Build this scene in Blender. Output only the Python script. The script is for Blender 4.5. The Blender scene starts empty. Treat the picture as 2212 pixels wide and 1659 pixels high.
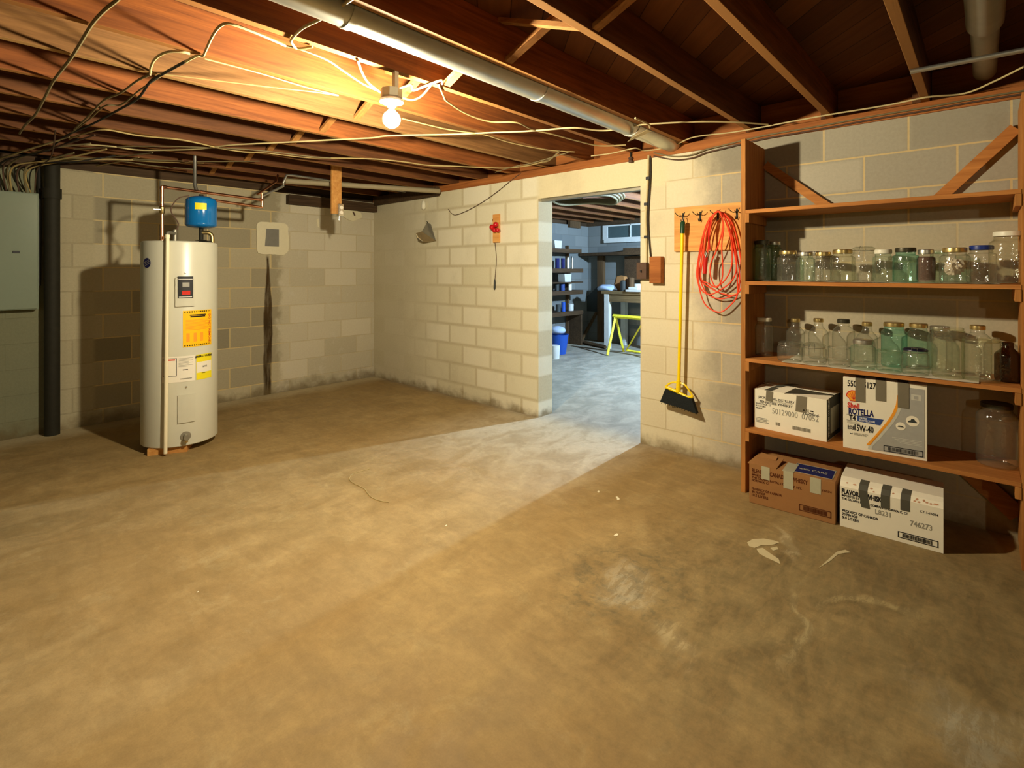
import bpy, bmesh, math, random
from mathutils import Vector, Matrix
R = math.radians
PI = math.pi
random.seed(7)
S = bpy.context.scene
COL = S.collection

# ------------------------------------------------------------------ camera, world, exposure
CAM = Vector((-3.5591, -5.618, 1.3176)); YAW = 0.7434; FOC = 1109.66; PX, PY = 1106.0, 585.485
cam_data = bpy.data.cameras.new('camera')
cam = bpy.data.objects.new('camera', cam_data); COL.objects.link(cam)
cam.location = CAM
cam.rotation_euler = (PI / 2, 0, YAW - PI / 2)
cam_data.sensor_width = 36.0
cam_data.lens = 36.0 * FOC / 2212.0
cam_data.shift_x = 0.0
cam_data.shift_y = -(829.5 - PY) / 2212.0
cam_data.clip_start = 0.02
S.camera = cam

world = bpy.data.worlds.new('world'); S.world = world
world.use_nodes = True
world.node_tree.nodes['Background'].inputs[0].default_value = (0.02, 0.018, 0.015, 1)
world.node_tree.nodes['Background'].inputs[1].default_value = 0.3
S.view_settings.view_transform = 'Standard'
S.view_settings.look = 'None'
S.view_settings.exposure = 0.28
S.view_settings.gamma = 1.0
S.view_settings.use_curve_mapping = False
S.cycles.max_bounces = 10
S.cycles.diffuse_bounces = 6
S.cycles.glossy_bounces = 5
S.cycles.transparent_max_bounces = 40
S.cycles.sample_clamp_indirect = 4.0
S.cycles.caustics_reflective = False
S.cycles.caustics_refractive = False
S.cycles.use_denoising = True

MAIN_WATT = 3250.0          # emission of the bare bulb's glass
SIDE_WATT = 12000.0          # bulb in the next room
FILL_WATT = 900.0           # unseen fill bulb added behind the camera to brighten the basement
BULB = Vector((-2.185, -3.597, 2.02))
BULB_SIDE = Vector((3.0, -3.60, 2.06))
BULB_FILL = Vector((-6.3, -7.6, 2.02))

# ------------------------------------------------------------------ pixel -> point on a real plane
FW = Vector((math.cos(YAW), math.sin(YAW), 0)); RT = Vector((math.sin(YAW), -math.cos(YAW), 0)); UP = Vector((0, 0, 1))
def ray(px, py): return FW + RT * ((px - PX) / FOC) + UP * ((PY - py) / FOC)
def at_x(px, py, x=0.0): d = ray(px, py); return CAM + d * ((x - CAM.x) / d.x)
def at_y(px, py, y=0.0): d = ray(px, py); return CAM + d * ((y - CAM.y) / d.y)
def at_z(px, py, z=0.0): d = ray(px, py); return CAM + d * ((z - CAM.z) / d.z)
def depth(p): return (Vector(p) - CAM).dot(FW)

# ------------------------------------------------------------------ materials
class NT:
    def __init__(s, name):
        s.m = bpy.data.materials.new(name); s.m.use_nodes = True
        s.t = s.m.node_tree; s.b = s.t.nodes['Principled BSDF']; s.out = s.t.nodes['Material Output']
    def n(s, typ, **kw):
        x = s.t.nodes.new(typ)
        for k, v in kw.items(): setattr(x, k, v)
        return x
    def l(s, a, b): s.t.links.new(a, b)
    def put(s, sock, v):
        if isinstance(v, bpy.types.NodeSocket): s.l(v, sock)
        elif isinstance(v, (tuple, list)) and len(v) == 3 and sock.type == 'RGBA': sock.default_value = (*v, 1)
        else: sock.default_value = v
    def math(s, op, a, b=0.0, c=0.0):
        x = s.n('ShaderNodeMath', operation=op); s.put(x.inputs[0], a); s.put(x.inputs[1], b); s.put(x.inputs[2], c); return x.outputs[0]
    def obj(s): return s.n('ShaderNodeTexCoord').outputs['Object']
    def xyz(s, v=None):
        x = s.n('ShaderNodeSeparateXYZ'); s.l(v or s.obj(), x.inputs[0]); return x.outputs
    def comb(s, a, b, c=0.0):
        x = s.n('ShaderNodeCombineXYZ'); s.put(x.inputs[0], a); s.put(x.inputs[1], b); s.put(x.inputs[2], c); return x.outputs[0]
    def map(s, v, sc=(1, 1, 1), loc=(0, 0, 0), rot=(0, 0, 0)):
        x = s.n('ShaderNodeMapping'); s.l(v, x.inputs[0]); x.inputs['Location'].default_value = loc
        x.inputs['Rotation'].default_value = rot; x.inputs['Scale'].default_value = sc; return x.outputs[0]
    def noise(s, v, scale, detail=4, rough=.6, dist=0.0):
        x = s.n('ShaderNodeTexNoise'); s.l(v, x.inputs['Vector']); x.inputs['Scale'].default_value = scale
        x.inputs['Detail'].default_value = detail; x.inputs['Roughness'].default_value = rough; x.inputs['Distortion'].default_value = dist
        return x.outputs['Fac']
    def sstep(s, v, a, b, lo=0.0, hi=1.0):
        x = s.n('ShaderNodeMapRange', interpolation_type='SMOOTHSTEP'); s.put(x.inputs['Value'], v)
        x.inputs['From Min'].default_value = a; x.inputs['From Max'].default_value = b
        x.inputs['To Min'].default_value = lo; x.inputs['To Max'].default_value = hi; return x.outputs[0]
    def mix(s, f, a, b, mode='MIX'):
        x = s.n('ShaderNodeMix', data_type='RGBA', blend_type=mode); s.put(x.inputs[0], f); s.put(x.inputs[6], a); s.put(x.inputs[7], b); return x.outputs[2]
    def ramp(s, f, stops):
        x = s.n('ShaderNodeValToRGB'); s.l(f, x.inputs[0]); e = x.color_ramp.elements
        while len(e) < len(stops): e.new(.5)
        for i, (p, c) in enumerate(stops): e[i].position = p; e[i].color = (*c, 1)
        return x.outputs[0]
    def bump(s, h, strength=.3, dist=.01, prev=None):
        x = s.n('ShaderNodeBump'); x.inputs['Strength'].default_value = strength; x.inputs['Distance'].default_value = dist
        s.l(h, x.inputs['Height'])
        if prev: s.l(prev, x.inputs['Normal'])
        return x.outputs[0]
    def fin(s, col, rough=.8, metal=0.0, spec=.3, nrm=None):
        s.put(s.b.inputs['Base Color'], col); s.put(s.b.inputs['Roughness'], rough); s.put(s.b.inputs['Metallic'], metal)
        s.b.inputs['Specular IOR Level'].default_value = spec
        if nrm: s.l(nrm, s.b.inputs['Normal'])
        return s.m

def sr(r, g, b):
    f = lambda c: (c / 255 / 12.92) if c / 255 <= .04045 else ((c / 255 + .055) / 1.055) ** 2.4
    return (f(r), f(g), f(b))

def plain(name, col, rough=.6, metal=0.0, spec=.4, vary=.12, scale=30, bumps=0.0):
    s = NT(name); o = s.obj(); n = s.noise(o, scale, 3)
    c = s.mix(n, tuple(x * (1 - vary) for x in col), tuple(min(1, x * (1 + vary)) for x in col))
    nr = s.bump(n, bumps, .004) if bumps else None
    return s.fin(c, rough, metal, spec, nr)

def wood(name, dark, light, axis, knots=.35, scale=1.0, rough=.75, edge=None):
    s = NT(name); o = s.obj()
    oi = s.n('ShaderNodeObjectInfo').outputs['Random']
    off = s.comb(s.math('MULTIPLY', oi, 37.0), s.math('MULTIPLY', oi, 11.0), s.math('MULTIPLY', oi, 23.0))
    va = s.n('ShaderNodeVectorMath', operation='ADD'); s.l(o, va.inputs[0]); s.l(off, va.inputs[1]); v = va.outputs[0]
    lo = .06
    sc = {'X': (lo, 1, 1), 'Y': (1, lo, 1), 'Z': (1, 1, lo)}[axis]
    g = s.noise(s.map(v, sc), 42 * scale, 6, .65, .6)
    big = s.noise(s.map(v, tuple(max(.25, k) for k in sc)), 3.2 * scale, 3)
    c = s.ramp(g, [(.25, dark), (.72, light)])
    c = s.mix(s.sstep(big, .3, .75), c, s.mix(.5, c, tuple(x * .62 for x in dark)))
    if knots:
        vo = s.n('ShaderNodeTexVoronoi'); s.l(s.map(v, {'X': (.5, 1, 1), 'Y': (1, .5, 1), 'Z': (1, 1, .5)}[axis]), vo.inputs['Vector'])
        vo.inputs['Scale'].default_value = 3.1
        c = s.mix(s.sstep(vo.outputs['Distance'], .09, .03, 0, knots), c, tuple(x * .35 for x in dark))
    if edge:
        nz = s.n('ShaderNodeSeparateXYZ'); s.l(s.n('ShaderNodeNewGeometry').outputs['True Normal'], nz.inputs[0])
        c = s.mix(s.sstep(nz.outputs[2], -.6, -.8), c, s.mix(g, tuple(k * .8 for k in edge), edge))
    return s.fin(c, rough, 0, .25, s.bump(g, .15, .003))

def emit(name, col, strength):
    s = NT(name); e = s.n('ShaderNodeEmission'); e.inputs[0].default_value = (*col, 1); e.inputs[1].default_value = strength
    s.l(e.outputs[0], s.out.inputs[0]); return s.m

def glass(name, tint, edge, refl=1.0):
    """thin-walled jar glass: clear with a tint that deepens where the wall is seen edge-on, plus mirror gloss"""
    s = NT(name)
    lw = s.n('ShaderNodeLayerWeight'); lw.inputs[0].default_value = .5
    col = s.mix(s.math('POWER', lw.outputs['Facing'], 3.0), tint, edge)
    tr = s.n('ShaderNodeBsdfTransparent'); s.l(col, tr.inputs[0])
    gl = s.n('ShaderNodeBsdfGlossy'); gl.inputs['Roughness'].default_value = .09; gl.inputs[0].default_value = (.95, .97, .95, 1)
    nb = s.noise(s.obj(), 38, 2); bn = s.bump(nb, .7, .006); s.l(bn, gl.inputs['Normal'])
    fr = s.math('ADD', .08, s.math('MULTIPLY', s.math('POWER', lw.outputs['Facing'], 5.0), .55))
    mx = s.n('ShaderNodeMixShader'); s.l(s.math('MULTIPLY', fr, refl), mx.inputs[0])
    dust = s.n('ShaderNodeBsdfDiffuse'); dust.inputs[0].default_value = (*[min(1, k * w_) for k, w_ in zip(tint, (.95, .90, .76))], 1)
    s.l(tr.outputs[0], mx.inputs[1]); s.l(gl.outputs[0], mx.inputs[2])
    m2 = s.n('ShaderNodeMixShader'); m2.inputs[0].default_value = .032
    s.l(mx.outputs[0], m2.inputs[1]); s.l(dust.outputs[0], m2.inputs[2]); s.l(m2.outputs[0], s.out.inputs[0])
    return s.m

def brick(s, u, v, mort, smooth):
    b = s.n('ShaderNodeTexBrick'); s.l(s.comb(u, v), b.inputs['Vector'])
    b.inputs['Scale'].default_value = 1; b.inputs['Brick Width'].default_value = .4064; b.inputs['Row Height'].default_value = .2032
    b.inputs['Mortar Size'].default_value = mort; b.inputs['Mortar Smooth'].default_value = smooth; b.inputs['Bias'].default_value = 0
    b.inputs['Color1'].default_value = (0, 0, 0, 1); b.inputs['Color2'].default_value = (1, 1, 1, 1); b.inputs['Mortar'].default_value = (.5, .5, .5, 1)
    return b.outputs['Color'], b.outputs['Fac']

Z0 = .1495
def mat_wall_right():
    s = NT('painted_block_right'); p = s.xyz(); x, y, z = p[0], p[1], p[2]; o = s.obj()
    u = s.math('ADD', y, 2.6691 - .2032 + 40 * .4064); v = s.math('ADD', z, -Z0 + 4.064)
    big = s.noise(o, 2.2, 4); fine = s.noise(o, 60, 4, .7); mid = s.noise(o, 9, 4)
    yn = s.math('ADD', y, s.math('MULTIPLY', s.math('SUBTRACT', s.noise(o, 5, 4), .5), .5))
    tone, wide = brick(s, u, v, .026, 1.0); _, thin = brick(s, u, v, .0055, .35)
    joints = s.math('MULTIPLY', s.math('POWER', wide, .8), s.sstep(yn, -.5, -1.5))
    paint = s.mix(tone, sr(216, 208, 176), sr(230, 223, 196))
    left = s.mix(s.math('MULTIPLY', joints, .5), paint, sr(176, 158, 114))
    left = s.mix(s.math('MULTIPLY', s.sstep(yn, -1.5, -.4), .55), left, sr(178, 168, 140))
    right = s.mix(s.math('MULTIPLY', thin, .5), s.mix(tone, sr(212, 200, 166), sr(222, 212, 180)), sr(182, 162, 118))
    bare = s.mix(tone, sr(142, 136, 118), sr(184, 176, 154)); bare = s.mix(thin, bare, sr(208, 184, 132))
    c = s.mix(s.sstep(yn, -3.0, -3.3), left, right)
    c = s.mix(s.math('MULTIPLY', s.sstep(yn, -4.0, -4.35), s.sstep(s.math('ADD', z, s.math('MULTIPLY', mid, .4)), .5, 1.2, .75, 1.0)), c, bare)
    # patchy whitewash below the first shelves
    c = s.mix(s.math('MULTIPLY', s.math('MULTIPLY', s.sstep(y, -4.6, -4.9), s.sstep(s.math('ADD', z, s.math('MULTIPLY', mid, .2)), 1.72, 1.62)), .65), c, sr(186, 172, 140))
    # lintel is a smooth rendered band
    inl = s.math('MULTIPLY', s.sstep(y, -2.62, -2.70), s.sstep(y, -3.95, -3.85)); inl = s.math('MULTIPLY', inl, s.sstep(z, 1.93, 1.97))
    c = s.mix(inl, c, sr(220, 208, 170))
    # dirt line along the floor
    zn = s.math('ADD', z, s.math('MULTIPLY', s.math('SUBTRACT', s.noise(o, 6, 5), .5), .25))
    c = s.mix(s.sstep(zn, .10, -.02, 0, .8), c, sr(120, 100, 62))
    c = s.mix(s.math('MULTIPLY', s.sstep(big, .5, .8), .25), c, sr(160, 148, 118))
    c = s.mix(.16, c, s.mix(fine, (0, 0, 0), (1, 1, 1)), 'OVERLAY')
    h = s.math('SUBTRACT', s.math('MULTIPLY', fine, .35), s.math('MULTIPLY', thin, 1.0))
    return s.fin(c, .85, 0, .2, s.bump(h, .22, .004))

def mat_wall_back():
    s = NT('bare_block_back'); p = s.xyz(); x, y, z = p[0], p[1], p[2]; o = s.obj()
    u = s.math('ADD', x, 1.6655 - .2032 + 40 * .4064); v = s.math('ADD', z, -.1288 + 4.064)
    big = s.noise(o, 2.0, 4); fine = s.noise(o, 60, 4, .7); mid = s.noise(o, 8, 5)
    tone, thin = brick(s, u, v, .006, .3)
    xn = s.math('ADD', x, s.math('MULTIPLY', s.math('SUBTRACT', mid, .5), .25))
    bare = s.mix(tone, sr(146, 138, 114), sr(188, 178, 148)); bare = s.mix(thin, bare, sr(208, 188, 138))
    wash = s.mix(tone, sr(188, 180, 154), sr(210, 202, 178)); wash = s.mix(s.math('MULTIPLY', thin, .55), wash, sr(196, 182, 142))
    wash = s.mix(s.math('MULTIPLY', s.sstep(mid, .55, .7), .5), wash, sr(206, 200, 182))
    c = s.mix(s.sstep(xn, -1.22, -1.12), bare, wash)
    lp = s.mix(s.math('MULTIPLY', thin, .3), s.mix(tone, sr(172, 162, 132), sr(182, 172, 142)), sr(150, 140, 112))
    c = s.mix(s.sstep(x, -2.72, -2.76), c, lp)
    c = s.mix(s.sstep(x, -3.00, -3.04), c, s.mix(big, sr(118, 120, 96), sr(136, 136, 108)))
    # water stain running down from the patched opening
    d = s.math('ABSOLUTE', s.math('ADD', x, s.math('ADD', 1.292, s.math('MULTIPLY', s.math('SUBTRACT', s.noise(s.map(o, (1, 1, .25)), 9, 3), .5), .06))))
    wd = s.math('ADD', .012, s.math('MULTIPLY', s.sstep(z, 1.45, .9), .026))
    st = s.math('MULTIPLY', s.sstep(s.math('SUBTRACT', d, wd), .012, -.006), s.sstep(z, 1.50, 1.44))
    c = s.mix(s.math('MULTIPLY', st, s.sstep(s.noise(s.map(o, (1, 1, .15)), 30, 4), .25, .6, .7, 1.0)), c, s.mix(mid, sr(38, 30, 18), sr(84, 64, 34)))
    zn = s.math('ADD', z, s.math('MULTIPLY', s.math('SUBTRACT', s.noise(o, 6, 5), .5), .3))
    c = s.mix(s.sstep(zn, .14, -.02, 0, .75), c, sr(104, 88, 56))
    c = s.mix(.16, c, s.mix(fine, (0, 0, 0), (1, 1, 1)), 'OVERLAY')
    h = s.math('SUBTRACT', s.math('MULTIPLY', fine, .4), thin)
    return s.fin(c, .88, 0, .2, s.bump(h, .6, .007))

def mat_wall_side():
    s = NT('painted_block_next_room'); p = s.xyz(); o = s.obj(); fine = s.noise(o, 50, 4, .7)
    u = s.math('ADD', s.math('ADD', p[0], p[1]), 16.256); v = s.math('ADD', p[2], -Z0 + 4.064)
    tone, thin = brick(s, u, v, .006, .4)
    c = s.mix(tone, sr(112, 116, 114), sr(130, 132, 128)); c = s.mix(s.math('MULTIPLY', thin, .5), c, sr(112, 112, 104))
    c = s.mix(s.sstep(s.noise(o, 2.5, 4), .5, .75, 0, .5), c, sr(112, 114, 108))
    return s.fin(c, .9, 0, .2, s.bump(s.math('SUBTRACT', s.math('MULTIPLY', fine, .4), thin), .5, .006))

def mat_floor():
    s = NT('stained_concrete'); o = s.obj(); p = s.xyz()
    w = s.n('ShaderNodeVectorMath', operation='ADD'); s.l(o, w.inputs[0])
    wn = s.n('ShaderNodeTexNoise'); s.l(o, wn.inputs['Vector']); wn.inputs['Scale'].default_value = 2.2; wn.inputs['Detail'].default_value = 4
    ws = s.n('ShaderNodeVectorMath', operation='SCALE'); s.l(wn.outputs['Color'], ws.inputs[0]); ws.inputs['Scale'].default_value = .5
    s.l(ws.outputs[0], w.inputs[1]); q = w.outputs[0]
    big = s.noise(o, .9, 4, .55); mid = s.noise(s.map(o, (1, 1.6, 1), rot=(0, 0, R(35))), 3.4, 6, .62, .8); fine = s.noise(o, 26, 5, .7); grit = s.noise(o, 160, 2, .6)
    c = s.mix(s.sstep(mid, .25, .75), sr(140, 116, 73), sr(163, 138, 91))
    c = s.mix(s.sstep(big, .42, .66, 0, .5), c, sr(137, 108, 61))
    c = s.mix(s.sstep(s.noise(q, 5.5, 6, .7), .52, .76, 0, .32), c, sr(180, 162, 116))
    c = s.mix(s.sstep(s.noise(q, 1.6, 5, .7), .50, .74, 0, .4), c, sr(130, 106, 66))
    def blob(cx, cy, rx, ry, rot, a, b, jag=.5):
        m = s.map(q, (1 / rx, 1 / ry, 0), loc=(0, 0, 0))
        sp = s.xyz(q); dx = s.math('SUBTRACT', sp[0], cx + .25); dy = s.math('SUBTRACT', sp[1], cy + .25)
        ca, sa = math.cos(rot), math.sin(rot)
        ex = s.math('DIVIDE', s.math('ADD', s.math('MULTIPLY', dx, ca), s.math('MULTIPLY', dy, sa)), rx)
        ey = s.math('DIVIDE', s.math('SUBTRACT', s.math('MULTIPLY', dy, ca), s.math('MULTIPLY', dx, sa)), ry)
        r2 = s.math('SQRT', s.math('ADD', s.math('MULTIPLY', ex, ex), s.math('MULTIPLY', ey, ey)))
        r2 = s.math('ADD', r2, s.math('MULTIPLY', s.math('SUBTRACT', fine, .5), jag))
        return s.sstep(r2, a, b)
    # damp grey-olive area in front of the shelves, with scuffs of pale residue
    strk = s.sstep(s.noise(s.map(o, (1, 3.2, 1), rot=(0, 0, R(-20))), 9, 6, .7, .5), .42, .62)
    damp = blob(-1.22, -5.25, 1.05, .85, R(-30), 1.3, .35, .8)
    c = s.mix(s.math('MULTIPLY', damp, s.sstep(strk, 0, 1, .68, .42)), c, s.mix(s.sstep(mid, .3, .7), sr(92, 82, 56), sr(130, 115, 78)))
    spots = s.math('MULTIPLY', blob(-1.62, -4.50, .34, .24, 0, 1.2, .5, .8), s.sstep(s.noise(q, 16, 5, .7), .45, .66))
    c = s.mix(s.math('MULTIPLY', spots, .55), c, sr(88, 84, 64))
    for (cx, cy, rx, ry, rt, k, col) in [(-1.66, -4.52, .16, .09, .4, .35, (206, 198, 170)), (-1.80, -4.82, .14, .06, .9, .4, (204, 188, 146)),
                                         (-.80, -4.86, .20, .03, .5, .4, (214, 200, 160)), (-1.15, -5.30, .16, .035, -.6, .4, (196, 180, 130)),
                                         (-1.62, -5.56, .26, .09, .5, .42, (160, 158, 138)), (-1.50, -5.62, .20, .12, -.9, .3, (166, 162, 138)), (-1.45, -5.15, .30, .02, .2, .35, (196, 182, 136))]:
        c = s.mix(s.math('MULTIPLY', s.math('MULTIPLY', blob(cx, cy, rx, ry, rt, 1.3, .3, 1.1), s.sstep(strk, 0, 1, .35, 1.0)), k), c, sr(*col))
    c = s.mix(.11, c, s.mix(s.sstep(s.noise(s.map(o, (3.0, 1, 1), rot=(0, 0, R(28))), 4.5, 7, .7, .6), .3, .7), (.1, .1, .1), (.9, .9, .9)), 'OVERLAY')
    # wedge of light from the doorway, painted pale into the floor colour
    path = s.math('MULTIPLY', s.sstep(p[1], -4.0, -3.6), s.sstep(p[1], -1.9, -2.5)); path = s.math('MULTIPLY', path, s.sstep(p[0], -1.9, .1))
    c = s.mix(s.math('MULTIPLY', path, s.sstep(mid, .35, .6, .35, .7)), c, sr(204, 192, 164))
    nxt = s.sstep(p[0], -.15, .25)
    c = s.mix(nxt, c, s.mix(s.sstep(mid, .3, .7), sr(132, 128, 114), sr(164, 158, 142)))
    # tide mark along the back wall
    c = s.mix(s.sstep(s.math('ADD', p[1], s.math('MULTIPLY', mid, .3)), -.22, .12, 0, .55), c, sr(204, 192, 158))
    c = s.mix(.22, c, s.mix(fine, (0, 0, 0), (1, 1, 1)), 'OVERLAY')
    c = s.mix(.12, c, s.mix(grit, (0, 0, 0), (1, 1, 1)), 'OVERLAY')
    h = s.math('ADD', s.math('MULTIPLY', fine, .6), s.math('MULTIPLY', mid, .8))
    return s.fin(c, s.sstep(mid, .3, .7, .62, .85), 0, .3, s.bump(h, .18, .01))

def mat_subfloor():
    s = NT('subfloor_boards'); o = s.obj()
    r = s.map(o, rot=(0, 0, R(45))); p = s.xyz(r)
    k = s.math('DIVIDE', p[0], .14); fr = s.math('FRACT', s.math('ADD', k, 200)); gap = s.sstep(fr, .05, .0)
    wn = s.n('ShaderNodeTexWhiteNoise', noise_dimensions='1D'); s.l(s.math('FLOOR', k), wn.inputs['W'])
    g = s.noise(s.map(r, (1, .08, 1)), 30, 5)
    c = s.mix(wn.outputs['Value'], sr(96, 56, 26), sr(134, 84, 44)); c = s.mix(g, s.mix(.5, c, (0, 0, 0)), c); c = s.mix(gap, c, sr(16, 9, 5))
    return s.fin(c, .85, 0, .2, s.bump(g, .2, .003))

M = {}
M['floor'] = mat_floor(); M['wall_r'] = mat_wall_right(); M['wall_b'] = mat_wall_back(); M['wall_s'] = mat_wall_side(); M['sub'] = mat_subfloor()
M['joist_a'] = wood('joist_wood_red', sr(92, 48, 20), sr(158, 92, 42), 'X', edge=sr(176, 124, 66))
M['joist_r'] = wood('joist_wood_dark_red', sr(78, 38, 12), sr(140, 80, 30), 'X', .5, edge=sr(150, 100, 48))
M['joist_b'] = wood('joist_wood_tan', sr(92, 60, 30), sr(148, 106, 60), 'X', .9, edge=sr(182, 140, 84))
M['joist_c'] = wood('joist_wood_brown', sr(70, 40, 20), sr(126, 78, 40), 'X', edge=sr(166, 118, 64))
M['plate'] = wood('plate_wood', sr(138, 78, 34), sr(192, 120, 60), 'Y')
M['brace_x'] = wood('bridging_wood', sr(130, 84, 40), sr(190, 136, 74), 'Y')
M['pine_y'] = wood('shelf_pine', sr(158, 96, 42), sr(210, 142, 72), 'Y', .45)
M['pine_z'] = wood('upright_pine', sr(150, 94, 40), sr(206, 142, 72), 'Z', .3)
M['pine_lt'] = wood('hook_board_pine', sr(196, 126, 58), sr(238, 184, 106), 'Y', .5, .6)
M['pine_dk'] = wood('old_dark_wood', sr(52, 38, 24), sr(92, 70, 46), 'X')
M['pine_dkz'] = wood('old_dark_wood_upright', sr(70, 50, 30), sr(110, 84, 54), 'Z')
M['iron'] = plain('cast_iron', sr(42, 40, 30), .7, .2, .3, .3, 20, .3)
M['copper'] = plain('copper', (.85, .42, .24), .28, 1.0, .5, .15, 12)
M['galv'] = plain('galvanised', (.52, .52, .46), .34, .9, .5, .22, 9, .1)
M['pipe_tan'] = plain('pipe_tan', sr(150, 138, 108), .7)
M['galv_dull'] = plain('galvanised_dull', (.36, .34, .27), .5, .7, .4, .25, 9)
M['steel'] = plain('bright_steel', (.75, .75, .72), .2, 1.0, .5, .05)
M['brass'] = plain('brass', (.62, .47, .2), .35, 1.0)
M['cable'] = plain('cable_cream', sr(170, 150, 98), .5, 0, .4, .08, 40)
M['cable_w'] = plain('cable_white', sr(196, 180, 130), .5, 0, .4, .08, 40)
M['cable_g'] = plain('cable_grey', sr(122, 110, 78), .6, 0, .3, .15, 40)
M['cable_k'] = plain('cable_black', sr(30, 28, 24), .6)
M['heater'] = plain('heater_enamel', sr(206, 204, 184), .32, 0, .5, .03, 12)
M['heater_lid'] = plain('heater_panel', sr(204, 202, 182), .35, 0, .5, .03)
M['pvc'] = plain('pvc_cream', sr(240, 230, 196), .35, 0, .45, .03)
M['blue'] = plain('blue_enamel', sr(14, 108, 176), .16, 0, .6, .05)
M['yellow_label'] = plain('label_yellow', sr(240, 222, 30), .5, 0, .3, .04)
M['orange_label'] = plain('label_orange', sr(250, 196, 10), .5, 0, .3, .03)
M['white_label'] = plain('label_white', sr(236, 230, 212), .5, 0, .3, .03)
M['black'] = plain('black', sr(24, 24, 26), .5)
M['ink'] = plain('ink', sr(30, 28, 30), .8, 0, .1)
M['ink_blue'] = plain('ink_blue', sr(38, 40, 88), .8, 0, .1)
M['ink_red'] = plain('ink_red', sr(206, 60, 50), .8, 0, .1)
M['ink_brown'] = plain('ink_brown', sr(92, 48, 26), .8, 0, .1)
M['ink_grey'] = plain('ink_grey', sr(150, 146, 130), .8, 0, .1)
M['ink_white'] = plain('ink_white', sr(232, 230, 222), .8, 0, .1)
M['orange'] = plain('print_orange', sr(244, 160, 36), .7)
M['print_grey'] = plain('print_grey', sr(164, 162, 152), .7)
M['print_lgrey'] = plain('print_light_grey', sr(196, 194, 178), .7)
M['print_rust'] = plain('print_rust', sr(190, 140, 104), .8)
M['print_blue'] = plain('print_blue', sr(44, 70, 130), .7)
M['carton_w'] = plain('carton_white', sr(236, 228, 204), .8, 0, .2, .04, 20, .1)
M['carton_b'] = plain('carton_brown', sr(158, 112, 66), .85, 0, .2, .08, 20, .15)
M['carton_dk'] = plain('carton_black_side', sr(48, 46, 36), .8)
M['tape'] = plain('duct_tape', sr(122, 114, 94), .45, .1, .4, .08, 25, .1)
M['tape_dk'] = plain('duct_tape_dark', sr(84, 82, 70), .45, .1, .4, .08, 25, .1)
M['tape_lt'] = plain('duct_tape_pale', sr(186, 182, 152), .4, .1, .4, .08, 25, .1)
M['panel'] = plain('panel_grey_paint', sr(138, 150, 132), .14, .1, .6, .03)
M['mortar'] = plain('mortar_patch', sr(226, 218, 186), .9, 0, .2, .06, 40, .6)
M['scrape'] = plain('scrape', sr(196, 182, 142), .8, 0, .2, .1, 20)
M['plate_grey'] = plain('grey_cover', sr(130, 128, 118), .7, .2)
M['foam'] = plain('foam', sr(222, 214, 180), .9, 0, .2, .08, 30, .8)
M['yellow'] = plain('yellow_plastic', sr(252, 218, 8), .28, 0, .5, .03)
M['green'] = plain('green_grip', sr(22, 62, 36), .4)
M['bristle'] = plain('bristle_black', sr(30, 34, 34), .8, 0, .2, .4, 90, .8)
M['cord'] = plain('cord_orange', sr(240, 74, 40), .4, 0, .4, .04)
M['plug_red'] = plain('plug_red', sr(198, 30, 20), .3)
M['red'] = plain('red_plastic', sr(190, 24, 30), .3)
M['rust'] = plain('rusty_brown', sr(92, 70, 56), .7, .2, .3, .3, 30)
M['tin'] = plain('dull_tin', sr(168, 152, 118), .4, .6, .4, .2, 14)
M['porcelain'] = plain('porcelain', sr(236, 226, 206), .25)
M['lid_w'] = plain('lid_white', sr(226, 222, 200), .4)
M['lid_g'] = plain('lid_gold', (.66, .5, .2), .3, .9, .5, .1)
M['lid_d'] = plain('lid_dark', sr(70, 66, 50), .4, .5)
M['lid_s'] = plain('lid_silver', (.55, .53, .45), .35, .9)
M['lid_b'] = plain('lid_blue', sr(24, 46, 120), .4)
M['lid_n'] = plain('lid_navy', sr(20, 22, 44), .35)
M['g_clear'] = glass('glass_clear', (.972, .978, .962), (.42, .47, .36))
M['g_green'] = glass('glass_green', (.72, .88, .76), (.16, .36, .24))
M['g_teal'] = glass('glass_teal', (.66, .92, .86), (.14, .48, .42))
M['g_aqua'] = glass('glass_aqua', (.90, .97, .93), (.44, .64, .55))
M['g_yel'] = glass('glass_straw', (.95, .955, .88), (.54, .55, .38))
M['g_brown'] = glass('glass_brown', (.20, .07, .02), (.02, .008, .003))
M['brown_stuff'] = plain('jar_filling_brown', sr(86, 58, 44), .8, 0, .2, .4, 60, .6)
M['paper_wad'] = plain('crumpled_paper', sr(206, 192, 166), .8, 0, .2, .15, 20, .9)
M['paper'] = plain('shelf_paper', sr(228, 218, 192), .8, 0, .2, .04)
M['saw_yellow'] = plain('sawhorse_yellow', sr(226, 214, 60), .6, 0, .3, .25, 40, .3)
M['bench'] = wood('bench_wood', sr(92, 72, 46), sr(142, 118, 80), 'Y')
M['white_paint'] = plain('old_white_paint', sr(206, 206, 200), .7, 0, .3, .12, 12)
M['dark_grey'] = plain('dark_grey', sr(52, 56, 54), .6)
M['blue_tub'] = plain('blue_tub', sr(34, 80, 170), .4)
M['lt_blue'] = plain('light_blue_cloth', sr(168, 186, 214), .9)
M['winglass'] = plain('window_dark_glass', sr(70, 84, 84), .15, 0, .5)

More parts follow.
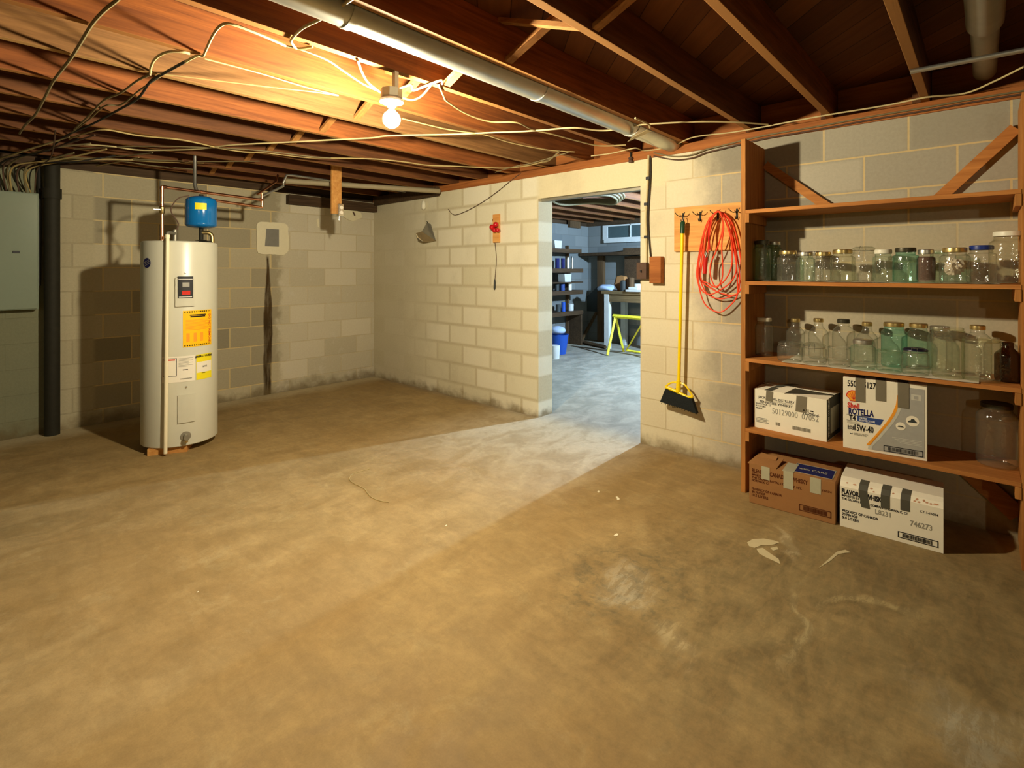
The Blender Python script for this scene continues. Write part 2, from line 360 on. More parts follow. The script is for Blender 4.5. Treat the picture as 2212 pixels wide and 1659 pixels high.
# ------------------------------------------------------------------ mesh helpers
class MB:
    def __init__(s): s.bm = bmesh.new()
    def box(s, c, size, rot=None, bevel=0.0):
        r = bmesh.ops.create_cube(s.bm, size=1)
        vs = r['verts']; bmesh.ops.scale(s.bm, vec=size, verts=vs)
        if bevel:
            es = list({e for v in vs for e in v.link_edges})
            g = bmesh.ops.bevel(s.bm, geom=es, offset=bevel, segments=2, affect='EDGES', profile=.6)
            vs = list({v for f in g['faces'] for v in f.verts} | {v for v in vs if v.is_valid})
        if rot is not None: bmesh.ops.rotate(s.bm, matrix=rot, verts=vs)
        bmesh.ops.translate(s.bm, vec=c, verts=vs); return s
    def box2(s, a, b, bevel=0.0):
        a, b = Vector(a), Vector(b); d = b - a
        return s.box((a + b) / 2, (abs(d.x), abs(d.y), abs(d.z)), None, bevel)
    def tube(s, pts, r, n=8, cap=True, closed=False):
        pts = [Vector(p) for p in pts]; rings = []; N = len(pts); prev = None
        for i, p in enumerate(pts):
            a = pts[i - 1] if (i > 0 or closed) else p; b = pts[(i + 1) % N] if (i < N - 1 or closed) else p
            t = (b - a)
            if t.length < 1e-9: t = Vector((0, 0, 1))
            t.normalize()
            if prev is None:
                ref = Vector((0, 0, 1)) if abs(t.z) < .9 else Vector((1, 0, 0)); u = t.cross(ref).normalized()
            else:
                u = (prev - t * prev.dot(t))
                u = u.normalized() if u.length > 1e-6 else t.cross(Vector((0, 0, 1))).normalized()
            prev = u; w = t.cross(u); rr = r(i / max(1, N - 1)) if callable(r) else r
            rings.append([s.bm.verts.new(p + (u * math.cos(2 * PI * k / n) + w * math.sin(2 * PI * k / n)) * rr) for k in range(n)])
        for i in range(N if closed else N - 1):
            A, B = rings[i], rings[(i + 1) % N]
            for k in range(n): s.bm.faces.new((A[k], A[(k + 1) % n], B[(k + 1) % n], B[k]))
        if cap and not closed: s.bm.faces.new(rings[0][::-1]); s.bm.faces.new(rings[-1])
        return s
    def cyl(s, a, b, r, n=20): return s.tube([a, b], r, n)
    def lathe(s, prof, c=(0, 0, 0), n=28, axis=None):
        c = Vector(c); rot = axis or Matrix.Identity(3); rings = []
        for (r, z) in prof:
            if r < 1e-6: rings.append([s.bm.verts.new(c + rot @ Vector((0, 0, z)))])
            else: rings.append([s.bm.verts.new(c + rot @ Vector((r * math.cos(2 * PI * k / n), r * math.sin(2 * PI * k / n), z))) for k in range(n)])
        for A, B in zip(rings, rings[1:]):
            if len(A) == 1 and len(B) == 1: continue
            for k in range(n):
                k2 = (k + 1) % n
                if len(A) == 1: s.bm.faces.new((A[0], B[k2], B[k]))
                elif len(B) == 1: s.bm.faces.new((A[k], A[k2], B[0]))
                else: s.bm.faces.new((A[k], A[k2], B[k2], B[k]))
        return s
    def prism(s, poly, off):
        """polygon (3D points) extruded by vector off"""
        off = Vector(off); A = [s.bm.verts.new(Vector(p)) for p in poly]; B = [s.bm.verts.new(Vector(p) + off) for p in poly]
        s.bm.faces.new(A[::-1]); s.bm.faces.new(B); n = len(A)
        for k in range(n): s.bm.faces.new((A[k], A[(k + 1) % n], B[(k + 1) % n], B[k]))
        return s
    def quad(s, pts): s.bm.faces.new([s.bm.verts.new(Vector(p)) for p in pts]); return s
    def build(s, name, mat, parent=None, smooth=False, **tags):
        bmesh.ops.recalc_face_normals(s.bm, faces=s.bm.faces)
        me = bpy.data.meshes.new(name); s.bm.to_mesh(me); s.bm.free(); me.materials.append(mat)
        if smooth:
            for p in me.polygons: p.use_smooth = True
            try: me.set_sharp_from_angle(angle=R(40))
            except Exception: pass
        o = bpy.data.objects.new(name, me); COL.objects.link(o)
        if parent:
            o.parent = parent
        for k, v in tags.items(): o[k] = v
        return o

def empty(name, label, cat, loc=(0, 0, 0), rotz=0.0, group=None):
    o = bpy.data.objects.new(name, None); COL.objects.link(o); o.location = loc; o.rotation_euler = (0, 0, rotz)
    o.empty_display_size = .05; o['label'] = label; o['category'] = cat
    if group: o['group'] = group
    return o
def tag(o, label, cat, group=None):
    o['label'] = label; o['category'] = cat
    if group: o['group'] = group
    return o
def struct(o): o['kind'] = 'structure'; return o
def rebase(o, p):
    """move a single-mesh thing's origin to p"""
    p = Vector(p); o.data.transform(Matrix.Translation(-p)); o.location = p; return o
def smooth_path(pts, sub=6):
    pts = [Vector(p) for p in pts]; out = []
    for i in range(len(pts) - 1):
        p0 = pts[max(0, i - 1)]; p1 = pts[i]; p2 = pts[i + 1]; p3 = pts[min(len(pts) - 1, i + 2)]
        for k in range(sub):
            t = k / sub
            out.append(.5 * ((2 * p1) + (p2 - p0) * t + (2 * p0 - 5 * p1 + 4 * p2 - p3) * t * t + (3 * p1 - p0 - 3 * p2 + p3) * t ** 3))
    out.append(pts[-1]); return out
TEXTS = []
def text(body, size, mat, parent, M4, name='lettering', bold=0.0, sx=1.0, align='LEFT', label=None, width=None):
    cu = bpy.data.curves.new(name, 'FONT'); cu.body = body; cu.size = size; cu.offset = bold; cu.align_x = align
    cu.extrude = .0002; cu.resolution_u = 2; cu.materials.append(mat)
    o = bpy.data.objects.new(name, cu); COL.objects.link(o)
    TEXTS.append((o, cu, parent, M4, sx, width, mat, label)); return o
def finish_texts():
    """turn every lettering curve into a flat mesh of its own, fitted to its printed width"""
    bpy.context.view_layer.update(); dg = bpy.context.evaluated_depsgraph_get(); done = []
    for (o, cu, parent, M4, sx, width, mat, label) in TEXTS:
        done.append(bpy.data.meshes.new_from_object(o.evaluated_get(dg)))
    for me, (o, cu, parent, M4, sx, width, mat, label) in zip(done, TEXTS):
        bpy.data.objects.remove(o); bpy.data.curves.remove(cu)
        xs = [v.co.x for v in me.vertices]
        if not xs: continue
        if width: sx = width / max(1e-6, max(xs) - min(xs)); me.transform(Matrix.Translation((-min(xs), 0, 0)))
        me.transform(Matrix.Diagonal((sx, 1, 1, 1))); me.name = 'lettering'
        if not me.materials: me.materials.append(mat)
        n = bpy.data.objects.new('lettering', me); COL.objects.link(n); n.parent = parent; n.matrix_local = M4
        if label: n['label'] = label

# ================================================================== ROOM SHELL
D_, E_ = 2.669, 3.681
LINT = 1.968; WT = 2.168; TW = .20
XL, YB = -7.6, -9.4
JZ = 2.232
struct(MB().box2((XL, YB, -.12), (5.2, .25, 0)).build('floor', M['floor']))
w = MB(); w.box2((0, -D_, 0), (TW, .0, WT)); w.box2((0, YB, 0), (TW, -E_, WT)); w.box2((0, -E_, LINT), (TW, -D_, WT))
struct(w.build('wall_right', M['wall_r']))
struct(MB().box2((XL, 0, 0), (5.0, .2, WT)).build('wall_back', M['wall_b']))
struct(MB().box2((XL - .2, YB, 0), (XL, .2, WT)).build('wall_left', M['wall_b']))
struct(MB().box2((XL - .2, YB - .2, 0), (5.0, YB, WT)).build('wall_front', M['wall_b']))
struct(MB().box2((4.7, YB, 0), (4.9, 0, WT)).build('wall_far', M['wall_s']))
struct(MB().box2((TW + .002, -.012, 0), (4.7, -.001, WT)).build('wall_side', M['wall_s']))
struct(MB().box2((XL - .2, YB - .2, 2.418), (5.0, .2, 2.44)).build('ceiling', M['sub']))
struct(MB().box2((-.012, YB, WT), (TW + .01, 0, JZ)).build('trim_1', M['plate']))
struct(MB().box2((XL, .02, WT), (4.9, .2, 2.418)).build('trim_2', M['pine_dk']))
struct(MB().box2((XL - .2, YB, WT), (XL, .2, 2.418)).build('trim_3', M['pine_dk']))
struct(MB().box2((XL - .2, YB - .2, WT), (5.0, YB, 2.418)).build('trim_4', M['pine_dk']))
struct(MB().box2((4.7, YB, WT), (4.9, 0.02, 2.418)).build('trim_5', M['pine_dk']))

# ------------------------------------------------------------------ joists
ORD = ['first', 'second', 'third', 'fourth', 'fifth', 'sixth', 'seventh', 'eighth', 'ninth', 'tenth', 'eleventh', 'twelfth', 'thirteenth', 'fourteenth', 'fifteenth']
JY = [-.17, -.60, -1.04, -1.475, -1.91, -2.345, -2.78, -3.18, -3.625, -4.045, -4.50, -4.94, -5.385, -5.83, -6.27, -6.71, -7.15, -7.59, -8.03, -8.47, -8.91]
JN = ['nearest the back wall', 'second out from the back wall', 'carrying the short hanging board with the metal box', 'fourth out from the back wall', 'fifth out from the back wall',
      'sixth out from the back wall, just past the pale knotty joist', 'pale and knotty with a looped cable on it, behind the bulb', 'orange, brightly lit, right behind the bare bulb',
      'with its lower edge lit yellow, in front of the bare bulb', 'beside the long round duct', 'first towards the shelves from the round duct',
      'second towards the shelves from the round duct', 'third towards the shelves, left of the dim duct end']
jm = {6: 'joist_b', 7: 'joist_r', 8: 'joist_r', 3: 'joist_c', 1: 'joist_c', 2: 'joist_c'}
def prism_x(y, mat, x0, x1, name):
    o = MB().box2((x0, y - .019, JZ), (x1, y + .019, 2.417), .002).build(name, M[mat]); return rebase(o, (0, y, JZ))
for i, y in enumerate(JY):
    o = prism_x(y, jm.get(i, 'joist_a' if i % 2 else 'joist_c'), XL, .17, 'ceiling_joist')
    tag(o, 'wooden ceiling joist ' + (JN[i] if i < len(JN) else 'out of the photo past its right edge, %s beyond the dim duct' % ORD[i - len(JN)]), 'joist', 'ceiling joists')
for i, y in enumerate(JY[:14]):
    o = prism_x(y + .042, 'joist_c', .04, 4.69, 'ceiling_joist')
    tag(o, 'ceiling joist of the room beyond the doorway, %s from its back wall' % ORD[i], 'joist', 'joists beyond the doorway')
# band of blocking on the plate between joists
for i in range(len(JY) - 1):
    y0, y1 = JY[i], JY[i + 1]
    if i > 13: break
    o = MB().box2((.09, y1 + .021, JZ + .001), (.12, y0 - .021, 2.416)).build('joist_blocking', M['plate'])
    tag(rebase(o, (.1, (y0 + y1) / 2, JZ)), 'orange wood blocking on top of the doorway wall, %s piece from the far corner' % ORD[i], 'blocking', 'blocking between joist ends')
# cross bridging: two thin struts in every bay
for i in range(13):
    y0, y1 = JY[i] - .019, JY[i + 1] + .019
    e = empty('cross_bridging', 'pair of crossed wooden struts in the joist bay ' +
              ['against the back wall', 'second from the back wall', 'third from the back wall', 'fourth from the back wall', 'fifth from the back wall', 'sixth from the back wall',
               'behind the bulb, straw coloured', 'right beside the bulb fixture', 'holding the round duct', 'first right of the round duct', 'second right of the round duct',
               'third right of the round duct', 'beside the dim duct'][i], 'bridging', (-1.93, (y0 + y1) / 2, 2.33), 0, 'cross bridging')
    hw = (y0 - y1) / 2
    for k, s in ((0, 1), (1, -1)):
        if i == 8 : s2 = .035
        else: s2 = .055
        z0_, z1_ = (-.09, .07) if s > 0 else (.07, -.09)
        xx = -.03 + k * .045
        MB().prism([(xx, -hw + .002, z0_), (xx + .042, -hw + .002, z0_), (xx + .042, hw - .002, z1_), (xx, hw - .002, z1_)], (0, 0, .02)).build('strut', M['brace_x'], e)
# dark strip along the top of the back wall's right half
tag(rebase(MB().box2((-1.10, -.085, 2.045), (-.003, -.002, 2.15), .004).build('wall_top_strip', M['pine_dk']), (-.5, 0, 2.1)), 'dark strip running along the top of the back wall into the corner', 'beam')
tag(rebase(MB().box2((-.06, -1.30, 2.125), (-.014, -.09, 2.228), .004).build('corner_board', M['pine_dk']), (-.03, -.7, 2.1)), 'dark board along the top of the right wall in the far corner', 'board')
tag(rebase(MB().box2((-3.9, -.09, 2.13), (-3.12, -.002, 2.22), .004).build('header_board', M['pine_dk']), (-3.5, 0, 2.1)), 'dark rough board above the grey breaker panel', 'board')

# ------------------------------------------------------------------ lamps
def bulb_fixture(loc, watt, col, label, cap_z, cat='lamp'):
    e = empty('bulb_fixture', label, cat, loc)
    m = emit('bulb_glow', col, watt)
    # A19 bulb, cap up: glass globe then neck
    pr = [(0, -.040)]
    for k in range(1, 12):
        a = -PI / 2 + k * (PI * .72) / 11; pr.append((.040 * math.cos(a), .040 * math.sin(a)))
    pr += [(.019, .036), (.014, .044)]
    MB().lathe(pr, n=28).build('light_bulb', m, e, True)
    MB().lathe([(.014, .043), (.014, .060), (.0, .060)], n=20).build('screw_base', M['brass'], e, True)
    MB().lathe([(0, .056), (.018, .056), (.024, .066), (.054, .078), (.056, .086), (.05, .092), (0, .092)], n=32).build('porcelain_holder', M['porcelain'], e, True)
    top = cap_z - loc[2]
    MB().lathe([(0, .092), (.048, .092), (.050, .10), (.050, .138), (0, .138)], n=8).build('junction_box', M['galv_dull'], e)
    MB().box2((-.010, -.042, .12), (.010, -.018, JZ - loc[2] - .0005)).build('hanger_strap', M['galv_dull'], e)
    return e
bulb_fixture(BULB, MAIN_WATT, (1.0, .875, .63), 'bare lit light bulb in a white porcelain holder hanging under the joists', 2.2)
bulb_fixture(BULB_SIDE, SIDE_WATT, (.50, .73, 1.0), 'second bare bulb hidden past the right side of the doorway', 2.2)
bulb_fixture(BULB_FILL, FILL_WATT, (1.0, .875, .63), 'unseen fill bulb added under the joists at the near end of the basement', 2.2)

# ------------------------------------------------------------------ ducts
def duct(x0, x1, y, z, r, name, label, seams, mat='galv'):
    e = empty(name, label, 'duct', ((x0 + x1) / 2, y, z)); mx = (x0 + x1) / 2
    MB().cyl((x0 - mx, 0, 0), (x1 - mx, 0, 0), r, 36).build('pipe_body', M[mat], e, True)
    for sx in seams:
        MB().cyl((sx - mx, 0, 0), (sx - mx + .03, 0, 0), r + .0035, 36).build('joint_collar', M[mat], e, True)
    return e
duct(-6.5, .02, -3.945, 2.262, .075, 'round_duct', 'long galvanised round duct between the joists, bright spot near the bulb', (-5.0, -3.6, -2.62, -1.55, -.62))
MB2 = MB().cyl((-6.0, -5.62, 2.31), (-.78, -5.62, 2.31), .058, 30); MB2.cyl((-.80, -5.62, 2.31), (-.02, -5.62, 2.33), .046, 30)
tag(rebase(MB2.build('round_duct', M['galv_dull'], None, True), (-1, -5.6, 2.3)), 'dim round duct in the last dark joist bay above the shelves', 'duct')
tag(rebase(MB().tube([(-.62, -5.37, 2.222), (-.60, -6.0, 2.215), (-.60, -6.7, 2.215)], .011, 10).build('conduit', M['galv'], None, True), (-.6, -6, 2.2)), 'thin straight metal conduit crossing under the dim duct', 'conduit')
# tape tails fluttering from the long duct
t = MB(); a = [at_z(1372, 255, 2.19), at_z(1400, 268, 2.185), at_z(1404, 276, 2.18)]
t.tube(smooth_path(a, 4), .006, 6)
t.prism([at_z(1355, 307, 2.16), at_z(1364, 298, 2.165), at_z(1398, 280, 2.18), at_z(1408, 284, 2.18)], (0, 0, .001))
tag(rebase(t.build('duct_tape_strip', M['cable_w']), a[0]), 'loose whitish tape hanging off the end of the long round duct', 'tape')

# ------------------------------------------------------------------ cables
def cable(pts, z, r, mat, label, name='cable', wav=.0, group='cables under the joists', lift=None):
    ps = []
    for i, q in enumerate(pts):
        zz = z(i) if callable(z) else z
        p = at_z(q[0], q[1], zz) if len(q) == 2 else at_z(q[0], q[1], q[2])
        ps.append(p)
    path = smooth_path(ps, 6)
    o = MB().tube(path, r, 8).build(name, M[mat], None, True)
    return tag(rebase(o, path[0]), label, 'cable', group)
CZ = JZ - .008
cable([(180, 312), (240, 316), (300, 324), (370, 324), (436, 321), (503, 313), (605, 308), (700, 303), (800, 298), (845, 293), (981, 290), (1069, 286), (1128, 284), (1184, 280), (1241, 276), (1295, 282), (1336, 279), (1376, 271), (1403, 268), (1506, 263), (1589, 264), (1659, 269)],
      CZ, .0052, 'cable_w', 'long bright cable crossing every joist just below the lit bulb')
cable([(1277, 337), (1322, 331), (1360, 322), (1375, 320), (1390, 325), (1417, 323), (1458, 313), (1500, 296), (1580, 286), (1650, 274), (1712, 262), (1795, 247), (1918, 227), (2001, 210), (2083, 202), (2145, 177), (2212, 144)],
      CZ, .0045, 'cable_w', 'pale cable following the top of the wall above the shelves to the right edge')
for j, (dy, mt, lb) in enumerate([(0, 'cable_g', 'grey cable sagging on the wall top between conduit and shelves, upper one'), (7, 'rust', 'brown cable sagging on the wall top between conduit and shelves, lower one')]):
    ps = [at_x(px, py + dy, -.02) for px, py in [(1412, 330), (1457, 338), (1496, 334), (1525, 323), (1570, 312), (1606, 303), (1660, 291), (1760, 274), (1880, 252), (2000, 232), (2100, 214), (2212, 196)]]
    path = smooth_path(ps, 6); tag(rebase(MB().tube(path, .0048, 8).build('cable', M[mt], None, True), path[0]), lb, 'cable', 'cables on the wall top')
cable([(150, 300), (181, 289), (226, 280), (300, 293), (384, 301), (427, 309), (470, 319), (526, 328), (571, 330), (640, 338), (684, 341), (800, 343), (868, 349), (924, 357), (981, 359), (1049, 362), (1094, 363), (1139, 358), (1171, 350), (1185, 347), (1207, 328)],
      CZ, .0052, 'cable', 'pale cable sweeping from the left cable bundle to the doorway corner, behind the bulb')
cable([(160, 322), (300, 316), (430, 318), (560, 325), (690, 340), (780, 343)], CZ, .0045, 'cable_g', 'dull cable running alongside the pale one towards the left bundle')
LOOP = [(400, 134), (424, 121), (438, 121), (445, 108), (460, 76), (476, 56), (494, 51), (527, 61), (572, 79), (617, 99)]
cable(LOOP, CZ, .0055, 'cable_w', 'white cable arching over the orange joist in a hoop')
cable([(617, 99), (653, 108), (707, 130), (744, 155), (785, 182), (822, 199)], CZ, .0042, 'cable_g', 'dark cable from the white hoop down to the bulb fixture')
cable([(675, 101), (644, 105), (632, 96), (630, 85), (653, 61), (689, 43), (716, 27), (754, 2), (790, -25)], CZ, .0055, 'cable', 'hook-ended cable crossing under the round duct at the top')
cable([(270, -20), (253, 0), (226, 22), (199, 52), (172, 96), (150, 130), (116, 174), (96, 212), (76, 248), (54, 271), (42, 289)], CZ, .0065, 'cable_g', 'thick grey-green cable slanting across the joists at the far left')
cable([(400, 133), (353, 159), (325, 176), (297, 213), (253, 239), (199, 268), (140, 295), (105, 325)], CZ, .006, 'cable_k', 'black cable slanting from the white hoop down to the left bundle')
cable([(325, 161), (297, 174), (260, 201), (224, 217), (192, 250), (160, 280)], CZ, .005, 'cable_g', 'forked grey cable beside the black slanting cable, upper branch')
cable([(345, 166), (300, 196), (262, 226), (226, 229), (196, 255), (150, 290)], CZ, .004, 'cable_g', 'forked grey cable beside the black slanting cable, lower branch')
cable([(325, 157), (326, 145), (333, 130), (346, 119), (365, 112), (392, 112), (410, 116)], CZ, .0055, 'cable_w', 'white cable bent into a round loop on the pale knotty joist')
cable([(345, 160), (400, 166), (490, 177), (599, 190), (680, 199), (731, 207)], CZ, .0030, 'cable', 'thin pale cable stretched from the round loop towards the struts, lower one')
cable([(442, 127), (563, 159), (662, 189), (731, 206)], CZ, .0030, 'cable', 'thin pale cable stretched along the orange joist foot, upper one')
cable([(773, 130), (781, 154), (795, 178), (822, 200)], CZ, .005, 'cable_w', 'short white cable dropping to the left of the bulb fixture')
cable([(871, 212), (890, 216), (910, 208), (931, 184)], CZ, .005, 'cable', 'short cable curling up on the right of the bulb fixture')
cable([(861, 192), (888, 183), (891, 194), (901, 193), (951, 174), (955, 181)], CZ - .01, .0055, 'cable_w', 'kinked white cable end sticking out right of the bulb fixture')
cable([(948, 184), (958, 207), (967, 220), (1010, 247), (1060, 263), (1116, 265), (1150, 280), (1193, 290), (1245, 304), (1295, 315), (1352, 313)], CZ, .005, 'cable', 'cream cable winding from above the bulb down to the doorway')
cable([(868, 256), (958, 278), (1003, 285), (1049, 292), (1105, 309), (1184, 324), (1241, 328)], CZ, .004, 'cable', 'thin cable leaving the right side of the bulb along a joist')
cable([(1171, 350), (1190, 342), (1208, 325)], CZ, .003, 'cable_g', 'short grey cable stub at the plate left of the doorway')
cable([(1070, 372), (1110, 360), (1150, 352), (1215, 333), (1228, 329)], JZ - .03, .004, 'cable_g', 'grey cable lying on the wall plate left of the doorway')
# sagging loop on the right wall
ps = [at_x(px, py, -.015) for px, py in [(968, 452), (981, 464), (1005, 457), (1040, 438), (1073, 415), (1100, 393), (1125, 374)]]
tag(rebase(MB().tube(smooth_path(ps, 6), .003, 6).build('cable', M['rust'], None, True), ps[0]), 'thin brown wire drooping down the wall left of the doorway', 'wire')
# cables fanning into the panel at the far left
rnd = random.Random(3)
src = [(150, 296), (128, 303), (170, 300), (205, 292), (196, 310), (230, 322), (250, 336), (270, 344), (160, 330), (300, 346), (210, 350), (120, 280)]
for i, sxy in enumerate(src):
    a = at_z(sxy[0], sxy[1], CZ - .004 * (i % 3))
    ex = -3.36 + .022 * i
    mid = a.lerp(Vector((ex, -.25, 2.16)), .55) + Vector((rnd.uniform(-.05, .05), rnd.uniform(-.12, .05), rnd.uniform(-.05, 0)))
    b = Vector((ex, -.22, 2.13 - rnd.uniform(0, .03))); c = Vector((ex + rnd.uniform(-.02, .02), -.065, 1.94))
    path = smooth_path([a, mid, b, c], 8)
    tag(rebase(MB().tube(path, rnd.uniform(.004, .0065), 7).build('cable', M[['cable_g', 'cable', 'cable_k', 'rust'][i % 4]], None, True), a),
        'cable dropping into the grey breaker panel, %s from the left' % ORD[i], 'cable', 'cables dropping into the breaker panel')
for i, (x0, y0, x1, y1) in enumerate([(60, 360, 330, 330), (90, 345, 440, 352), (120, 340, 420, 366), (60, 392, 300, 340), (150, 352, 560, 348), (100, 365, 300, 378)]):
    a = at_z(x0, y0, 2.19); b = at_z(x1, y1, CZ)
    m1 = a.lerp(b, .35) + Vector((0, 0, .02)); m2 = a.lerp(b, .7) + Vector((0, .06, .01))
    tag(rebase(MB().tube(smooth_path([a, m1, m2, b], 7), .0048, 7).build('cable', M[['cable_g', 'cable'][i % 2]], None, True), a),
        'loose cable fanning right over the water heater, ending ' + ['above the heater lid', 'above the blue tank', 'just beyond the blue tank', 'left of the copper riser, lowest', 'farthest right', 'over the iron drain, shortest'][i], 'cable', 'cables fanning over the water heater')

# ------------------------------------------------------------------ breaker panel
e = empty('breaker_panel', 'grey electrical breaker panel with a closed door at the left edge, on the back wall', 'electrical panel', (-3.285, -.004, 1.47))
MB().box2((-.195, -.096, -.455), (.185, 0, .462), .004).build('cabinet', M['panel'], e)
MB().box2((-.188, -.108, -.448), (.178, -.0965, .455), .004).build('door', M['panel'], e)
MB().box2((.035, -.113, -.015), (.075, -.1085, .004), .002).build('latch', M['black'], e)
# cast-iron drain stack
e = empty('drain_stack', 'dark cast iron drain pipe standing floor to ceiling beside the panel', 'pipe', (-3.02, -.09, 0))
MB().cyl((0, 0, .0), (0, 0, JZ - .004), .050, 24).build('pipe_body', M['iron'], e, True)
MB().cyl((0, 0, 1.9), (0, 0, 1.98), .060, 24).build('hub', M['iron'], e, True)
tag(rebase(MB().tube(smooth_path([(-3.095, -.03, 2.16), (-3.088, -.025, 1.7), (-3.09, -.02, 1.2)], 6), .012, 8).build('cable', M['cable_k'], None, True), (-3.09, -.02, 2)), 'fat black cable between the breaker panel and the iron drain', 'cable')

# ------------------------------------------------------------------ water heater
HC = Vector((-2.388, -1.105, 0)); HR = .248
e = empty('water_heater', 'tall white cylindrical water heater with yellow labels, left side of the room', 'water heater', HC)
prof = [(0, .048), (HR - .006, .048), (HR, .054), (HR, 1.52), (HR - .004, 1.532), (HR - .012, 1.536), (HR - .02, 1.530), (0, 1.534)]
MB().lathe(prof, n=72).build('tank_jacket', M['heater'], e, True)
va = math.atan2(CAM.y - HC.y, CAM.x - HC.x)   # towards the viewer, to lay out the front
def hp(px, py):
    """angle and height on the jacket where the photo shows a point"""
    d = ray(px, py); o = CAM - HC; a = d.x ** 2 + d.y ** 2; b = o.x * d.x + o.y * d.y; c = o.x ** 2 + o.y ** 2 - HR ** 2
    disc = max(0, b * b - a * c); t = (-b - math.sqrt(disc)) / a; p = o + d * t
    return math.atan2(p.y, p.x), p.z
def wrap(x0, y0, x1, y1, lift, mat, name, parent, thick=.0015, label=None, fr=(0, 1, 0, 1), seg=14):
    """curved patch on the jacket; fr = sub-rectangle in label fractions (u0,u1,v0,v1), v measured down"""
    a0, z0 = hp(x0, (y0 + y1) / 2); a1, _ = hp(x1, (y0 + y1) / 2)
    xm = (x0 + x1) / 2; zt = hp(xm, y0)[1]; zb = hp(xm, y1)[1]
    A0 = a0 + (a1 - a0) * fr[0]; A1 = a0 + (a1 - a0) * fr[1]; T = zt + (zb - zt) * fr[2]; B = zt + (zb - zt) * fr[3]
    m = MB(); bm = m.bm; rows = []
    for k in range(seg + 1):
        a = A0 + (A1 - A0) * k / seg
        rows.append([bm.verts.new((rr * math.cos(a), rr * math.sin(a), zz)) for rr, zz in ((HR + lift, B), (HR + lift + thick, B), (HR + lift + thick, T), (HR + lift, T))])
    for A, Bq in zip(rows, rows[1:]):
        for k in range(4): bm.faces.new((A[k], A[(k + 1) % 4], Bq[(k + 1) % 4], Bq[k]))
    bm.faces.new(rows[0][::-1]); bm.faces.new(rows[-1])
    o = m.build(name, mat, parent)
    if label: o['label'] = label
    return o
def wtext(body, px, py, size, mat, parent, lift=.006, bold=0, rot=0.0):
    a, z = hp(px, py); X = Vector((-math.sin(a), math.cos(a), 0)); Zv = Vector((0, 0, 1)); Nn = Vector((math.cos(a), math.sin(a), 0))
    m = Matrix((X, Zv, Nn)).transposed().to_4x4(); m.translation = Vector((math.cos(a), math.sin(a), 0)) * (HR + lift) + Vector((0, 0, z))
    return text(body, size, mat, parent, m @ Matrix.Rotation(rot, 4, 'Z'), bold=bold, align='CENTER')
cv = wrap(379, 600, 419, 662, .001, M['heater_lid'], 'upper_access_panel', e, .010)
lb = wrap(384, 597, 416, 644, .0115, M['black'], 'control_label', e, .001, 'black control label with red and grey badges')
wrap(384, 597, 416, 644, .0128, M['ink_white'], 'printed_line', lb, .0004, None, (.05, .95, .12, .15))
wrap(384, 597, 416, 644, .0128, M['ink_white'], 'printed_line', lb, .0004, None, (.08, .92, .93, .96))
wrap(384, 597, 416, 644, .0128, M['print_grey'], 'grey_badge', lb, .0006, None, (.3, .75, .28, .48))
wrap(384, 597, 416, 644, .0128, M['ink_red'], 'red_badge', lb, .0006, None, (.27, .8, .66, .84))
MB().lathe([(0, 0), (.007, .001), (.004, .006), (0, .007)], n=12, c=(math.cos(hp(400, 590)[0]) * (HR + .002), math.sin(hp(400, 590)[0]) * (HR + .002), hp(400, 590)[1]),
           axis=Vector((math.cos(hp(400, 590)[0]), math.sin(hp(400, 590)[0]), 0)).to_track_quat('Z', 'Y').to_matrix()).build('screw', M['steel'], e, True)
MB().lathe([(0, 0), (.008, .001), (.005, .007), (0, .008)], n=12, c=(math.cos(hp(402, 836)[0]) * (HR + .002), math.sin(hp(402, 836)[0]) * (HR + .002), hp(402, 836)[1]),
           axis=Vector((math.cos(hp(402, 836)[0]), math.sin(hp(402, 836)[0]), 0)).to_track_quat('Z', 'Y').to_matrix()).build('screw', M['steel'], e, True)
ol = wrap(395, 670, 456, 748, .0012, M['orange_label'], 'warning_label', e, .0008, 'orange warning label with striped edges')
for r_ in (0, 1):
    for k in range(13):
        a = (k + .6) / 14
        wrap(395, 670, 456, 748, .0022, M['ink'], 'hazard_stripe', ol, .0003, None, (a, a + .035, .02 if r_ == 0 else .94, .055 if r_ == 0 else .975), 1)
wrap(395, 670, 456, 748, .0022, M['ink'], 'printed_title', ol, .0003, None, (.2, .74, .115, .145)); wrap(395, 670, 456, 748, .0022, M['ink'], 'printed_title', ol, .0003, None, (.22, .72, .155, .19))
for k in range(9):
    wrap(395, 670, 456, 748, .0022, M['orange'], 'printed_line', ol, .0003, None, (.08, .84 - .1 * (k % 3 == 2), .26 + k * .033, .27 + k * .033 + .006))
for k in range(3):
    wrap(395, 670, 456, 748, .0022, M['orange'], 'printed_column', ol, .0003, None, (.1 + .22 * k, .2 + .22 * k, .62, .86))
wtext('DO NOT REMOVE', 450, 708, .026, M['ink_red'], ol, .0024, .0004, R(-90))
wl = wrap(350, 770, 421, 826, .0012, M['white_label'], 'data_label', e, .0008, 'white data plate with small print')
for (a, b, c_, d_) in [(.03, .45, .06, .075), (.03, .45, .74, .755), (.03, .045, .06, .755), (.435, .45, .06, .755)]:
    wrap(350, 770, 421, 826, .0022, M['ink'], 'printed_frame', wl, .0003, None, (a, b, c_, d_), 6)
wrap(350, 770, 421, 826, .0022, M['ink_red'], 'printed_line', wl, .0003, None, (.07, .4, .1, .15), 6)
for k in range(8): wrap(350, 770, 421, 826, .0022, M['ink_grey'], 'printed_line', wl, .0003, None, (.5, .94 - .14 * (k % 2), .08 + k * .045, .095 + k * .045), 6)
